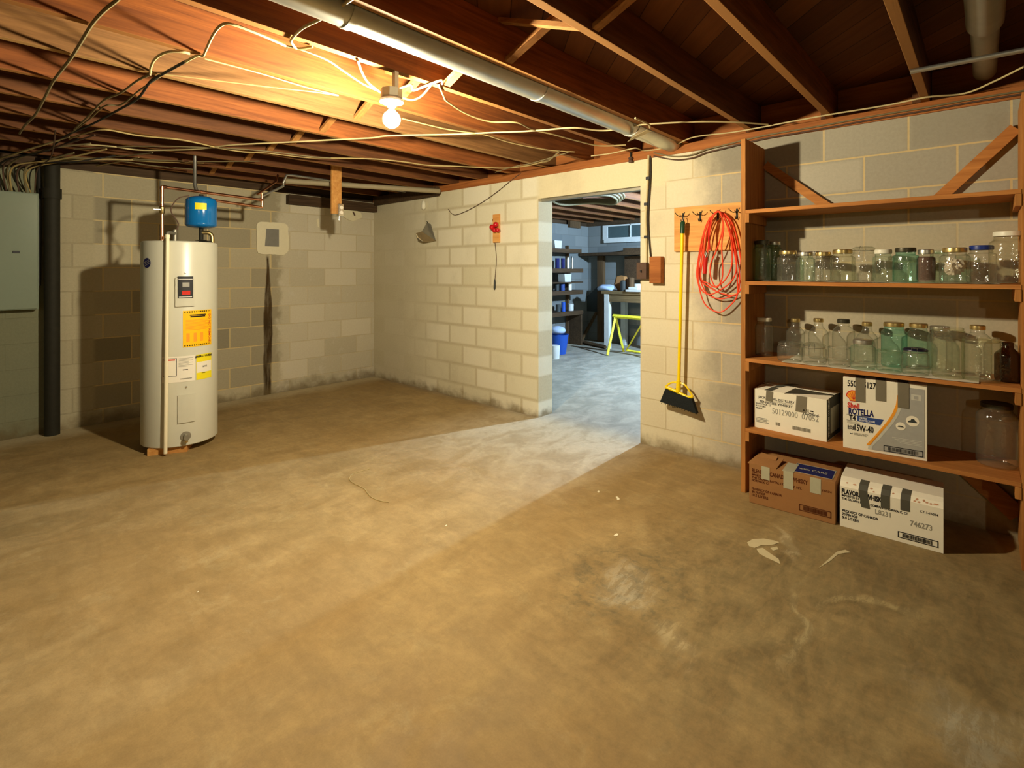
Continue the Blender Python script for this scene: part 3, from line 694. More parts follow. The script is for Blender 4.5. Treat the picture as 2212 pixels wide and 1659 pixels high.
wrap(350, 770, 421, 826, .0022, M['ink'], 'printed_line', wl, .0003, None, (.62, .78, .52, .55), 4); wrap(350, 770, 421, 826, .0022, M['ink_grey'], 'printed_line', wl, .0003, None, (.55, .9, .86, .9), 4)
yl = wrap(424, 764, 456, 818, .0012, M['yellow_label'], 'energy_label', e, .0008, 'yellow energy label with a white middle')
wrap(424, 764, 456, 818, .0022, M['white_label'], 'label_window', yl, .0003, None, (.03, .97, .3, .72))
wtext('ENERGYGUIDE', 440, 770, .020, M['ink'], yl, .0026, .0006)
wtext('$ 402', 442, 792, .016, M['ink'], yl, .0028, .0003)
wrap(424, 764, 456, 818, .0022, M['ink'], 'printed_line', yl, .0003, None, (.3, .55, .74, .76), 4)
lo_ = wrap(384, 852, 421, 912, .001, M['heater_lid'], 'lower_access_panel', e, .008)
# round badge high on the left
a, z = hp(318, 568)
ax = Vector((math.cos(a), math.sin(a), 0)).to_track_quat('Z', 'Y').to_matrix()
bd = MB().lathe([(0, 0), (.036, 0), (.036, .0012), (0, .0012)], (math.cos(a) * (HR + .001), math.sin(a) * (HR + .001), z), 32, ax).build('round_badge', M['ink_blue'], e)
bd['label'] = 'round dark blue badge with white streaks'
for k in (-1, 0, 1):
    X = Vector((-math.sin(a), math.cos(a), 0)); Nn = Vector((math.cos(a), math.sin(a), 0)); c0 = Nn * (HR + .0025) + Vector((0, 0, z + .013 * k))
    MB().prism([c0 - X * .026 - Vector((0, 0, .012)), c0 + X * .026 + Vector((0, 0, .010)), c0 + X * .026 + Vector((0, 0, .014)), c0 - X * .026 - Vector((0, 0, .008))], Nn * .0004).build('badge_streak', M['ink_grey'], bd)
# drain valve
a, z = hp(401, 942); Nn = Vector((math.cos(a), math.sin(a), 0)); c0 = Nn * HR + Vector((0, 0, z)); ax = Nn.to_track_quat('Z', 'Y').to_matrix()
dv = MB().lathe([(0, 0), (.034, 0), (.034, .003), (.018, .004), (.014, .02), (.014, .045), (.019, .045), (.019, .055), (0, .055)], c0, 24, ax).build('drain_valve', M['galv_dull'], e, True)
MB().cyl(c0 + Nn * .035, c0 + Nn * .038 + Vector((0, 0, -.035)), .010, 12).build('spout', M['brass'], dv, True)
# draining tube down the front
aP, _ = hp(361, 900); aT, _ = hp(364, 540); Lb = Vector((math.cos(aP), math.sin(aP), 0)) * (HR + .030); Lt = Vector((math.cos(aT), math.sin(aT), 0)) * (HR + .018)
pv = MB(); top = Vector((Lt.x, Lt.y, 1.572)); pv.cyl((Lb.x, Lb.y, .022), top, .0125, 16)
pv.cyl(top + Vector((0, 0, -.02)), top + Vector((0, 0, .005)), .0155, 16)
pipe = pv.build('relief_pipe', M['pvc'], e, True); pipe['label'] = 'cream plastic relief pipe down the front'
el = MB().tube(smooth_path([top + Vector((0, 0, 0)), top + Vector((.004, .01, .018)), top + Vector((.03, .05, .022)), top + Vector((.075, .12, .022))], 5), .012, 12)
el.cyl(top + Vector((.075, .12, -.036)), top + Vector((.075, .12, .05)), .013, 14)
rv = el.build('relief_valve', M['galv_dull'], e, True)
MB().tube(smooth_path([top + Vector((.08, .12, .045)), top + Vector((.10, .13, .10)), top + Vector((.05, .12, .19)), top + Vector((.09, .11, .28)), top + Vector((.16, .10, .31))], 6), .004, 8).build('wire', M['rust'], e, True)
# foil scrap on top of the jacket
fo = MB(); rn = random.Random(5); g = []
for i in range(6): g.append([fo.bm.verts.new((.08 + i * .022, -.18 + j * .03 + i * .012, 1.538 + rn.uniform(0, .018))) for j in range(5)])
for i in range(5):
    for j in range(4): fo.bm.faces.new((g[i][j], g[i + 1][j], g[i + 1][j + 1], g[i][j + 1]))
foil = fo.build('foil_sheet', M['steel'], e); foil['label'] = 'crumpled shiny foil on top'
# wood blocks underneath
for k, (a_, b_) in enumerate([((-.26, -.20), (-.02, -.12)), ((-.2, .08), (.1, .18))]):
    pass
c1, c2 = at_z(318, 985), at_z(404, 976); dv_ = (c2 - c1).normalized(); nv = Vector((-dv_.y, dv_.x, 0))
if nv.y < 0: nv = -nv
tag(rebase(MB().prism([c1, c2, c2 + nv * .16, c1 + nv * .16], (0, 0, .0475)).build('wood_shim', M['pine_lt']), (c1 + c2) / 2), 'light wood block wedged under the front of the water heater', 'wood block')
tag(rebase(MB().box2((HC.x - .12, HC.y + .05, 0), (HC.x + .16, HC.y + .17, .0475), .002).build('wood_shim', M['pine_lt']), (HC.x, HC.y + .1, 0)), 'wood block under the rear of the water heater', 'wood block')

# expansion tank
TC = Vector((-2.25, -1.12, 1.775))
e = empty('expansion_tank', 'small glossy blue pressure tank with a yellow sticker above the heater', 'tank', TC)
r = .108; hh = .128
pr = [(0, -hh)] + [(r * math.sin(t_), -hh + .03 - .03 * math.cos(t_)) for t_ in [PI / 2 * k / 6 for k in range(1, 7)]] + [(r * math.cos(t_), hh - .045 + .045 * math.sin(t_)) for t_ in [PI / 2 * k / 7 for k in range(0, 7)]] + [(0, hh)]
MB().lathe(pr, n=48).build('tank_shell', M['blue'], e, True)
MB().lathe([(r + .0012, -hh + .034), (r + .0012, -hh + .037)], n=48).build('weld_seam', M['blue'], e, True)
va2 = math.atan2(CAM.y - TC.y, CAM.x - TC.x)
m = MB(); rows = []
for k in range(9):
    a = va2 - .38 + .72 * k / 8
    notch = .012 if k == 8 else 0
    rows.append([m.bm.verts.new(((r + .001) * math.cos(a), (r + .001) * math.sin(a), zz)) for zz in (.012, .062)])
for A, B_ in zip(rows, rows[1:]): m.bm.faces.new((A[0], B_[0], B_[1], A[1]))
m.build('sticker', M['yellow_label'], e)['label'] = 'yellow sticker'
MB().lathe([(0, hh - .004), (.02, hh - .004), (.014, hh + .012), (0, hh + .014)], n=16).build('air_cap', M['lid_d'], e, True)
MB().cyl((0, 0, -hh - .11), (0, 0, -hh + .005), .016, 14).build('tank_nipple', M['iron'], e, True)
MB().tube(smooth_path([(0, 0, -hh - .03), (.04, -.02, -hh - .03), (.065, -.03, -hh - .05), (.07, -.03, -hh - .11)], 5), .015, 12).build('valve_elbow', M['brass'], e, True)

# copper pipe loop
cp = MB(); q = lambda px, py, y: at_y(px, py, y)
r1 = Vector((-2.50, -1.08, 1.535)); r2 = Vector((-2.50, -1.08, 1.945))
cp.tube([r1, r2 - Vector((0, 0, .01))], .0115, 14)
pa = Vector((-2.49, -1.07, 1.95)); pb = at_y(566, 432, -.90)
cp.tube(smooth_path([r2 - Vector((0, 0, .012)), r2 + Vector((.008, .004, .006)), pa + Vector((.03, .01, 0))], 4), .0125, 14)
cp.tube([pa, pb], .0115, 14); cp.tube([pb + Vector((0, 0, .06)), pb + Vector((0, 0, -.065))], .0115, 14)
pc = pb + Vector((0, 0, -.065)); pd = Vector((-2.20, -1.03, pc.z + .01)); cp.tube([pc, pd], .0115, 14)
for z_ in (1.56, 1.75, 1.80, 1.93): cp.cyl((r1.x, r1.y, z_), (r1.x, r1.y, z_ + .022), .0145, 14)
cp.cyl(pb - Vector((.02, .003, 0)), pb + Vector((.0, 0, 0)), .015, 14); cp.cyl(pb.lerp(pa, .62), pb.lerp(pa, .66), .015, 14)
tag(rebase(cp.build('copper_pipe', M['copper'], None, True), r1), 'shiny copper water pipe looping above the heater and blue tank', 'pipe')
vl = empty('shutoff_valve', 'brass shutoff valve with a lever on the copper riser', 'valve', (r1.x - .0, r1.y - .0, 1.775))
MB().lathe([(.0117, -.03), (.019, -.02), (.02, .02), (.0117, .03)], n=16).build('valve_body', M['brass'], vl, True)
MB().box((-.03, -.012, .0), (.05, .008, .006)).build('valve_lever', M['steel'], vl)
def pipe(pts, r, mat, label, name='water_pipe'):
    return tag(rebase(MB().tube(pts, r, 12).build(name, M[mat], None, True), pts[0]), label, 'pipe')
# galvanised drop near the heater and riser right of it
g0 = at_y(421, 360, -.98); g1 = at_y(418, 412, -.98)
pipe([Vector((g0.x, g0.y, JZ + .02)), Vector((g0.x, g0.y, 2.0)), Vector((g0.x + .005, g0.y - .03, 1.945))], .014, 'galv', 'short galvanised pipe dropping from the joists onto the copper line')
u0 = at_y(619, 365, -.86); u1 = at_y(612, 402, -.86)
pipe([at_y(566, 424, -.90), u1 + Vector((0, 0, 0)), u1 + Vector((0, 0, .03)), Vector((u0.x, u0.y, 2.205)), Vector((u0.x + .05, u0.y, 2.212)), Vector((-.1, -.80, 2.216))], .011, 'galv', 'grey pipe rising from the copper loop and running to the corner under the joists')
pipe([at_y(556, 420, -.91), at_y(597, 392, -.84), at_y(600, 378, -.80)], .009, 'copper', 'short dull copper branch slanting up right of the loop')
pipe([at_z(617, 391, 2.165), at_z(950, 413, 2.165)], .026, 'pipe_tan', 'thick pale drain pipe slanting under the joists into the right wall by the corner')
# ------------------------------------------------------------------ things on the back wall
a0, a1 = at_y(553, 478), at_y(622, 551)
pt = MB(); N_ = 40; cx_, cz_ = (a0.x + a1.x) / 2, (a0.z + a1.z) / 2; hx, hz = (a1.x - a0.x) / 2, (a0.z - a1.z) / 2; rn = random.Random(2); poly = []
for k in range(N_):
    t_ = 2 * PI * k / N_; c_, s_ = math.cos(t_), math.sin(t_); se = (abs(c_) ** 6 + abs(s_) ** 6) ** (-1 / 6)
    w_ = 1 + rn.uniform(-.03, .03); poly.append((cx_ + hx * c_ * se * w_, -.014, cz_ + hz * s_ * se * w_))
pt.prism(poly, (0, .013, 0))
e = pt.build('mortar_patch', M['mortar']); rebase(e, (cx_, 0, cz_)); tag(e, 'square of smeared white mortar around a grey cover above the dark stain', 'patch')
b0, b1 = at_y(571, 494), at_y(601, 533)
o = MB().prism([(b0.x + .015 - cx_, -.018, b0.z - cz_), (b1.x - cx_, -.018, b0.z - cz_), (b1.x - cx_, -.018, b1.z - cz_), (b0.x - .0 - cx_, -.018, b1.z - cz_)], (0, .003, 0)).build('cover_plate', M['plate_grey'], e)
o['label'] = 'grey square cover'
# hanging board with a metal box, on the third joist
e = empty('hanging_board', 'short wooden board nailed to a joist, metal outlet box at its foot', 'board', (-1.10, -1.078, 1.87))
MB().box2((-.05, -.02, -.01), (.052, .0, .50), .002).build('board', M['pine_lt'], e)
MB().box2((-.002, -.062, -.035), (.052, -.021, .085), .004).build('outlet_box', M['steel'], e)
fc = MB(); fc.lathe([(0, 0), (.017, 0), (.017, .006), (0, .006)], (.025, -.062, .048), 16, Matrix.Rotation(R(90), 3, 'X')); fc.lathe([(0, 0), (.017, 0), (.017, .006), (0, .006)], (.025, -.062, .002), 16, Matrix.Rotation(R(90), 3, 'X'))
fc.build('socket_face', M['porcelain'], e, True)
MB().cyl((.012, -.045, -.035), (.012, -.045, -.07), .006, 10).build('dangling_nipple', M['steel'], e, True)
# foam blob
rn = random.Random(11); fb = MB(); c_ = at_y(757, 461); poly = []
for px, py in [(742, 448), (752, 442), (764, 446), (768, 455), (778, 460), (781, 470), (772, 474), (760, 478), (748, 474), (738, 466)]: p = at_y(px, py); poly.append((p.x, -.02, p.z))
fb.prism(poly, (0, .019, 0)); o = fb.build('foam_blob', M['foam']); rebase(o, c_); tag(o, 'lump of cream expanding foam sealing a hole in the back wall near the corner', 'foam')
h_ = at_y(762, 462); MB().prism([(h_.x - c_.x - .02, -.022, .02), (h_.x - c_.x + .0, -.022, .025), (h_.x - c_.x + .025, -.022, -.02), (h_.x - c_.x + .01, -.022, -.03)], (0, .003, 0)).build('pipe_hole', M['rust'], o)
o = MB().prism([tuple(at_y(px, py, -.0)[:]) for px, py in [(683, 474), (688, 472), (690, 492), (686, 490)]], (0, -.006, 0)).build('mortar_patch', M['mortar']); rebase(o, at_y(686, 480)); tag(o, 'small white smear on the back wall left of the foam', 'patch')

# ------------------------------------------------------------------ things on the right wall, left of the door
c_ = at_x(915, 443, -.03)
e = empty('plastic_bobbin', 'white plastic bobbin hung high on the right wall near the corner', 'bobbin', c_)
MB().lathe([(0, .05), (.014, .045), (.022, .02), (.026, -.01), (.022, -.035), (.012, -.05), (0, -.052)], n=20).build('knob_body', M['lid_w'], e, True)
MB().cyl((0, 0, 0), (.029, 0, 0), .006, 8).build('knob_stem', M['steel'], e, True)
# tin scoop
def rw(px, py, x=-.03): return at_x(px, py, x)
e = empty('tin_scoop', 'dull metal scoop hanging crooked on the right wall near the corner', 'scoop', rw(915, 500, 0))
b_ = rw(915, 500, 0)
A = [rw(897, 503, -.14), rw(908, 500, -.15), rw(916, 506, -.10), rw(942, 522, -.02)]; Bt = [rw(900, 516, -.13), rw(915, 523, -.10), rw(942, 523, -.01)]
m = MB(); vs = [p - b_ for p in [rw(898, 504, -.15), rw(911, 500, -.13), rw(928, 512, -.07), rw(942, 520, -.01), rw(928, 523, -.02), rw(914, 522, -.08), rw(902, 514, -.13)]]
m.prism(vs, (.006, 0, -.002)); m.build('scoop_pan', M['tin'], e)
m = MB(); vs = [p - b_ for p in [rw(911, 500, -.12), rw(922, 481, -.01), rw(930, 484, -.006), (rw(941, 521, -.006)), rw(928, 512, -.065)]]
m.prism(vs, (.005, 0, 0)); m.build('scoop_back', M['galv_dull'], e)
m = MB(); vs = [p - b_ for p in [rw(898, 505, -.15), rw(902, 516, -.13), rw(914, 523, -.08), rw(908, 512, -.10)]]
m.prism(vs, (.004, 0, 0)); m.build('scoop_mouth', M['dark_grey'], e)
MB().cyl(rw(925, 483, -.006) - b_, rw(922, 478, 0) - b_, .004, 8).build('hanging_nail', M['iron'], e)
# red crank on a board with a cord
c_ = rw(1074, 493, 0)
e = empty('wall_gadget', 'red plastic gadget on a narrow wood strip, cord hanging from it', 'gadget', c_)
MB().box2((-.018, at_x(1081, 493).y - c_.y, at_x(1075, 524).z - c_.z), (-.001, at_x(1067, 493).y - c_.y, at_x(1075, 463).z - c_.z), .002).build('wood_strip', M['pine_lt'], e)
m = MB(); rn = random.Random(4)
for (px, py, rr) in [(1063, 491, .028), (1071, 485, .026), (1075, 497, .022), (1068, 497, .024)]:
    p = rw(px, py, -.045) - c_; m.lathe([(0, -rr)] + [(rr * math.cos(t_), rr * math.sin(t_)) for t_ in [-PI / 2 + PI * k / 8 for k in range(1, 8)]] + [(0, rr)], p, 16)
m.build('red_body', M['red'], e, True)
p0, p1, p2 = rw(1069, 524, -.012) - c_, rw(1072, 560, -.012) - c_, rw(1069, 603, -.012) - c_
MB().tube(smooth_path([p0 + Vector((0, 0, .02)), p0, p1, p2], 5), .0028, 7).build('cord', M['rust'], e, True)
p3 = rw(1068, 626, -.014) - c_
MB().tube([p2 + Vector((-.002, 0, 0)), p2.lerp(p3, .3), p2.lerp(p3, .85), p3], lambda t_: .0095 if .1 < t_ < .9 else .005, 10).build('cord_handle', M['dark_grey'], e, True)
for px, py in ((1064, 474), (1066, 482)):
    p = rw(px, py, -.02) - c_
    MB().tube([p + Vector((.018, -.03, .01)), p, p + Vector((0, 0, -.02))], .003, 6).build('bent_nail', M['rust'], e)

# ------------------------------------------------------------------ door side: cable, switch box, wood block
cp_ = [at_x(px, py, -.012) for px, py in [(1401, 335), (1400, 380), (1397, 430), (1395, 470), (1396, 500), (1397, 540), (1397, 572)]]
e = empty('wall_cable', 'cream cable held by dark clips dropping to the switch box right of the doorway', 'cable', cp_[0])
MB().tube([p - cp_[0] for p in smooth_path(cp_, 5)], .0075, 10).build('sheath', M['cable_w'], e, True)
for px, py in ((1400, 385), (1396, 441), (1396, 512)):
    p = at_x(px, py, -.012) - cp_[0]; MB().box(p, (.02, .03, .022), None, .002).build('cable_clip', M['black'], e)
bk = smooth_path([at_x(px, py, -.012) for px, py in [(1405, 337), (1405, 380), (1402, 430), (1400, 470), (1401, 500), (1404, 540), (1406, 560)]], 5)
tag(rebase(MB().tube(bk, .0055, 8).build('cable', M['cable_k'], None, True), bk[0]), 'black cable running down beside the cream one right of the doorway', 'cable')
y0 = at_x(1381, 580).y; y1 = at_x(1402, 580).y; z0 = at_x(1390, 603, -.04).z; z1 = at_x(1390, 567, -.04).z
e = empty('switch_box', 'brown metal light switch box on the edge of the doorway', 'switch box', (0, (y0 + y1) / 2, (z0 + z1) / 2))
hw, hh_ = abs(y1 - y0) / 2, (z1 - z0) / 2
MB().box2((-.045, -hw, -hh_), (-.001, hw, hh_), .004).build('box_body', M['rust'], e)
MB().box2((-.056, -.005, -.012), (-.045, .005, .006), .001).build('toggle', M['black'], e)
y0 = at_x(1403, 580, -.05).y; y1 = at_x(1428, 580, -.05).y
o = MB().box2((-.055, y1, at_x(1415, 612, -.05).z), (-.001, y0, at_x(1415, 554, -.05).z), .004).build('wood_block', M['plate']); rebase(o, (0, (y0 + y1) / 2, 1.3))
tag(o, 'orange wooden block fixed to the wall beside the switch box', 'wood block')
p = at_x(1362, 345, -.03)
e = empty('ceramic_insulator', 'small dark knob insulator hanging over the doorway from a nail', 'insulator', p)
MB().lathe([(0, .02), (.014, .02), (.018, .008), (.011, 0), (.018, -.008), (.014, -.022), (0, -.022)], n=16).build('knob_body', M['rust'], e, True)
MB().cyl((0, 0, .02), (.005, 0, .075), .006, 8).build('hanger', M['iron'], e, True)

# ------------------------------------------------------------------ hook board, broom, cord
HB0, HB1 = at_x(1459, 500).y, -4.535
zb0, zb1 = 1.458, 1.775
e = empty('hook_board', 'pale pine board with four double hooks between doorway and shelves', 'hook board', (0, (HB0 + HB1) / 2, zb0))
MB().box2((-.022, (HB1 - HB0) / 2, 0), (-.001, (HB0 - HB1) / 2, zb1 - zb0), .003).build('board', M['pine_lt'], e)
hooks = []
for px in (1476, 1513, 1551, 1592):
    p = at_x(px, 470, -.022); hooks.append(p.y)
    c = Vector((-.022, p.y - (HB0 + HB1) / 2, .245))
    h = MB(); h.box2(c + Vector((-.003, -.006, -.035)), c + Vector((0, .006, .03)))
    for s_ in (-1, 1):
        h.tube(smooth_path([c + Vector((-.002, 0, .015)), c + Vector((-.03, s_ * .014, .005)), c + Vector((-.05, s_ * .03, .02)), c + Vector((-.052, s_ * .034, .03))], 4), .0028, 7)
    h.tube(smooth_path([c + Vector((-.002, 0, -.02)), c + Vector((-.018, 0, -.04)), c + Vector((-.034, 0, -.03)), c + Vector((-.036, 0, -.02))], 4), .003, 7)
    h.build('coat_hook', M['iron'], e, True)
# broom
bt = at_x(1475, 478, -.075); bb = at_x(1466, 826, -.075); gp = at_x(1474, 501, -.075)
e = empty('broom', 'yellow-handled angle broom with black bristles hanging head down from the hook board', 'broom', bb)
MB().tube([Vector((0, 0, -.05)), gp - bb], .0115, 16).build('handle', M['yellow'], e, True)
MB().tube([gp - bb + Vector((0, 0, -.01)), bt - bb - Vector((0, 0, .008)), bt - bb], lambda t_: .0165 if t_ < .9 else .011, 18).build('grip', M['green'], e, True)
MB().tube(smooth_path([bt - bb, bt - bb + Vector((0, 0, .012)), bt - bb + Vector((.02, 0, .03)), bt - bb + Vector((.035, 0, .022))], 4), .002, 6).build('hanging_loop', M['steel'], e, True)
w3 = lambda px, py, x=-.075: at_x(px, py, x) - bb
cap = [w3(1437, 835), w3(1447, 828), w3(1456, 825), w3(1478, 828), w3(1484, 834), w3(1498, 857), w3(1493, 860), w3(1486, 858), w3(1480, 856), w3(1470, 851), w3(1455, 843), w3(1443, 839)]
# frame with two openings: lower bar + arched upper bar + centre socket
fr_ = MB()
fr_.tube(smooth_path([w3(1438, 836), w3(1448, 840), w3(1462, 846), w3(1475, 853), w3(1486, 858), w3(1497, 857)], 5), .0115, 10)
fr_.tube(smooth_path([w3(1438, 835), w3(1447, 828), w3(1458, 826), w3(1472, 828), w3(1482, 834), w3(1490, 846), w3(1497, 857)], 5), .0065, 8)
fr_.tube([w3(1466, 822), w3(1465, 847)], .0165, 14)
fr_.build('broom_cap', M['yellow'], e, True)
br = MB()
top_l, top_r = w3(1439, 840), w3(1496, 861); bot_l, bot_r = w3(1428, 867), w3(1507, 893)
br.prism([top_l, top_r, bot_r, bot_l.lerp(bot_r, .5) + Vector((0, 0, .004)), bot_l], (.034, 0, 0))
for v in br.bm.verts: v.co.x -= .017
rn = random.Random(8)
for k in range(70):
    f = (k + rn.random()) / 70; a_ = top_l.lerp(top_r, f); b_ = bot_l.lerp(bot_r, f) + Vector((0, rn.uniform(-.004, .004), -rn.uniform(.0, .012))); dx = rn.uniform(-.016, .016)
    br.tube([a_ + Vector((dx, 0, -.01)), b_ + Vector((dx, 0, 0))], .0016, 4)
br.build('bristles', M['bristle'], e)
# extension cord: several hanging loops over the third hook
hy = hooks[2]; top = Vector((-.070, hy, 1.765))
e = empty('extension_cord', 'coiled orange extension cord hung on the third hook beside the shelves', 'extension cord', top)
co = MB(); rn = random.Random(21)
def P(px, py, x): return at_x(px, py, x) - top
loops = [
 [(1549, 456, -.07), (1531, 475, -.075), (1518, 510, -.075), (1510, 550, -.07), (1505, 590, -.07), (1509, 615, -.07), (1519, 650, -.065), (1535, 668, -.06), (1556, 674, -.055), (1575, 662, -.05), (1592, 640, -.05), (1593, 610, -.05), (1589, 560, -.06), (1575, 500, -.07), (1560, 462, -.075)],
 [(1551, 457, -.08), (1536, 470, -.085), (1523, 500, -.085), (1514, 545, -.08), (1508, 585, -.08), (1512, 620, -.075), (1530, 636, -.07), (1553, 628, -.07), (1582, 605, -.065), (1591, 570, -.065), (1582, 515, -.075), (1566, 470, -.08)],
 [(1552, 456, -.09), (1540, 468, -.095), (1527, 500, -.095), (1520, 550, -.09), (1514, 600, -.085), (1530, 612, -.08), (1545, 620, -.08), (1566, 605, -.08), (1580, 575, -.075), (1581, 530, -.08), (1570, 480, -.085)],
 [(1553, 456, -.10), (1561, 475, -.10), (1560, 500, -.10), (1548, 540, -.095), (1535, 570, -.09), (1535, 595, -.09), (1542, 615, -.085), (1550, 620, -.085), (1560, 600, -.085), (1561, 570, -.09), (1559, 530, -.095), (1563, 490, -.10), (1557, 462, -.10)],
 [(1550, 457, -.06), (1528, 485, -.065), (1513, 540, -.06), (1510, 590, -.06), (1524, 630, -.055), (1550, 645, -.05), (1580, 640, -.05), (1601, 622, -.05), (1600, 560, -.055), (1585, 490, -.065), (1565, 462, -.07)],
 [(1548, 458, -.05), (1524, 490, -.055), (1518, 540, -.05), (1512, 600, -.05), (1535, 622, -.045), (1560, 634, -.045), (1590, 637, -.045), (1598, 600, -.045), (1590, 540, -.05), (1576, 480, -.06), (1558, 460, -.07)],
]
for L in loops:
    co.tube(smooth_path([P(*q_) for q_ in L] + [P(*L[0])], 6), .0046, 8)
co.tube(smooth_path([P(1545, 458, -.09), P(1537, 480, -.1), P(1531, 520, -.1), P(1528, 548, -.1), P(1523, 572, -.1)], 6), .0046, 8)
co.build('cord_coil', M['cord'], e, True)
MB().tube([P(1525, 552, -.105), P(1523, 574, -.105), P(1522, 591, -.105)], .014, 12).build('plug', M['plug_red'], e, True)
MB().tube([P(1528, 545, -.108), P(1524, 558, -.108)], .011, 10).build('plug_prongs', M['steel'], e, True)
MB().tube(smooth_path([P(1533, 540, -.1), P(1531, 500, -.1), P(1537, 470, -.09)], 5), .007, 8).build('cable_band', M['plug_red'], e, True)

# ================================================================== SHELVING
SX = -.376; SYL, SYR = -4.562, -5.752
zs = [1.68, 1.257, .80, .385]
e = empty('shelving_unit', 'orange pine shelving unit with four full-width shelves against the right wall', 'shelves', (0, (SYL + SYR) / 2, 0))
yc = (SYL + SYR) / 2
def sb(a, b, bev=.0015): return MB().box2(Vector(a) - Vector((0, yc, 0)), Vector(b) - Vector((0, yc, 0)), bev)
sb((SX, SYL - .012, 0), (-.012, SYL + .013, 2.105)).build('side_panel', M['pine_z'], e)
sb((SX, SYR - .013, 0), (-.012, SYR + .012, 2.105)).build('side_panel', M['pine_z'], e)
for z in zs: sb((SX - .002, SYR + .0125, z - .021), (-.012, SYL - .0125, z)).build('shelf', M['pine_y'], e)
for z in zs:
    sb((SX - .004, SYL - .034, z - .075), (-.05, SYL - .0125, z - .0215)).build('cleat', M['pine_z'], e)
    sb((SX - .004, SYR + .0125, z - .075), (-.05, SYR + .034, z - .0215)).build('cleat', M['pine_z'], e)
def diag(y0_, z0_, y1_, z1_, w_, x_, name='brace'):
    d = Vector((0, y1_ - y0_, z1_ - z0_)).normalized(); n_ = Vector((0, -d.z, d.y)) * (w_ / 2)
    a = Vector((x_, y0_ - yc, z0_)); b = Vector((x_, y1_ - yc, z1_))
    MB().prism([a - n_, b - n_, b + n_, a + n_], (.02, 0, 0)).build(name, M['pine_y'], e)
diag(SYL - .02, 2.00, -4.93, 1.70, .05, -.034)
diag(SYR + .02, 2.02, -5.44, 1.70, .055, -.034)
diag(-5.50, .345, SYR + .01, .12, .085, -.034)
for z in ((1.70, 2.0), (1.28, 1.655), (.82, 1.233), (.405, .776)):
    MB().box2((-.016, SYL - .018 - yc, z[0]), (-.0125, SYL - .0125 - yc, z[1])).build('wall_shim', M['lid_s'], e)
# paper liners
def liner(y0_, y1_, x0_, x1_, z, label):
    m = MB(); rn = random.Random(int(z * 100)); nx, ny = 5, 26; g = []
    for j in range(ny + 1):
        yy = y0_ + (y1_ - y0_) * j / ny; g.append([m.bm.verts.new((x0_ + (x1_ - x0_) * i / nx - (rn.uniform(0, .006) if i == 0 else 0), yy, z + .0012 + (rn.uniform(0, .0025) if i < 2 else 0))) for i in range(nx + 1)])
    for j in range(ny):
        for i in range(nx): m.bm.faces.new((g[j][i], g[j + 1][i], g[j + 1][i + 1], g[j][i + 1]))
    o = m.build('shelf_paper', M['paper']); rebase(o, (x0_, (y0_ + y1_) / 2, z)); tag(o, label, 'paper', 'shelf liners')
liner(-4.77, -5.60, SX - .004, -.03, .80, 'white liner sheet under the jars of the third shelf down')
liner(-4.66, -5.67, SX - .001, -.03, 1.257, 'white liner sheet under the jars of the second shelf down')

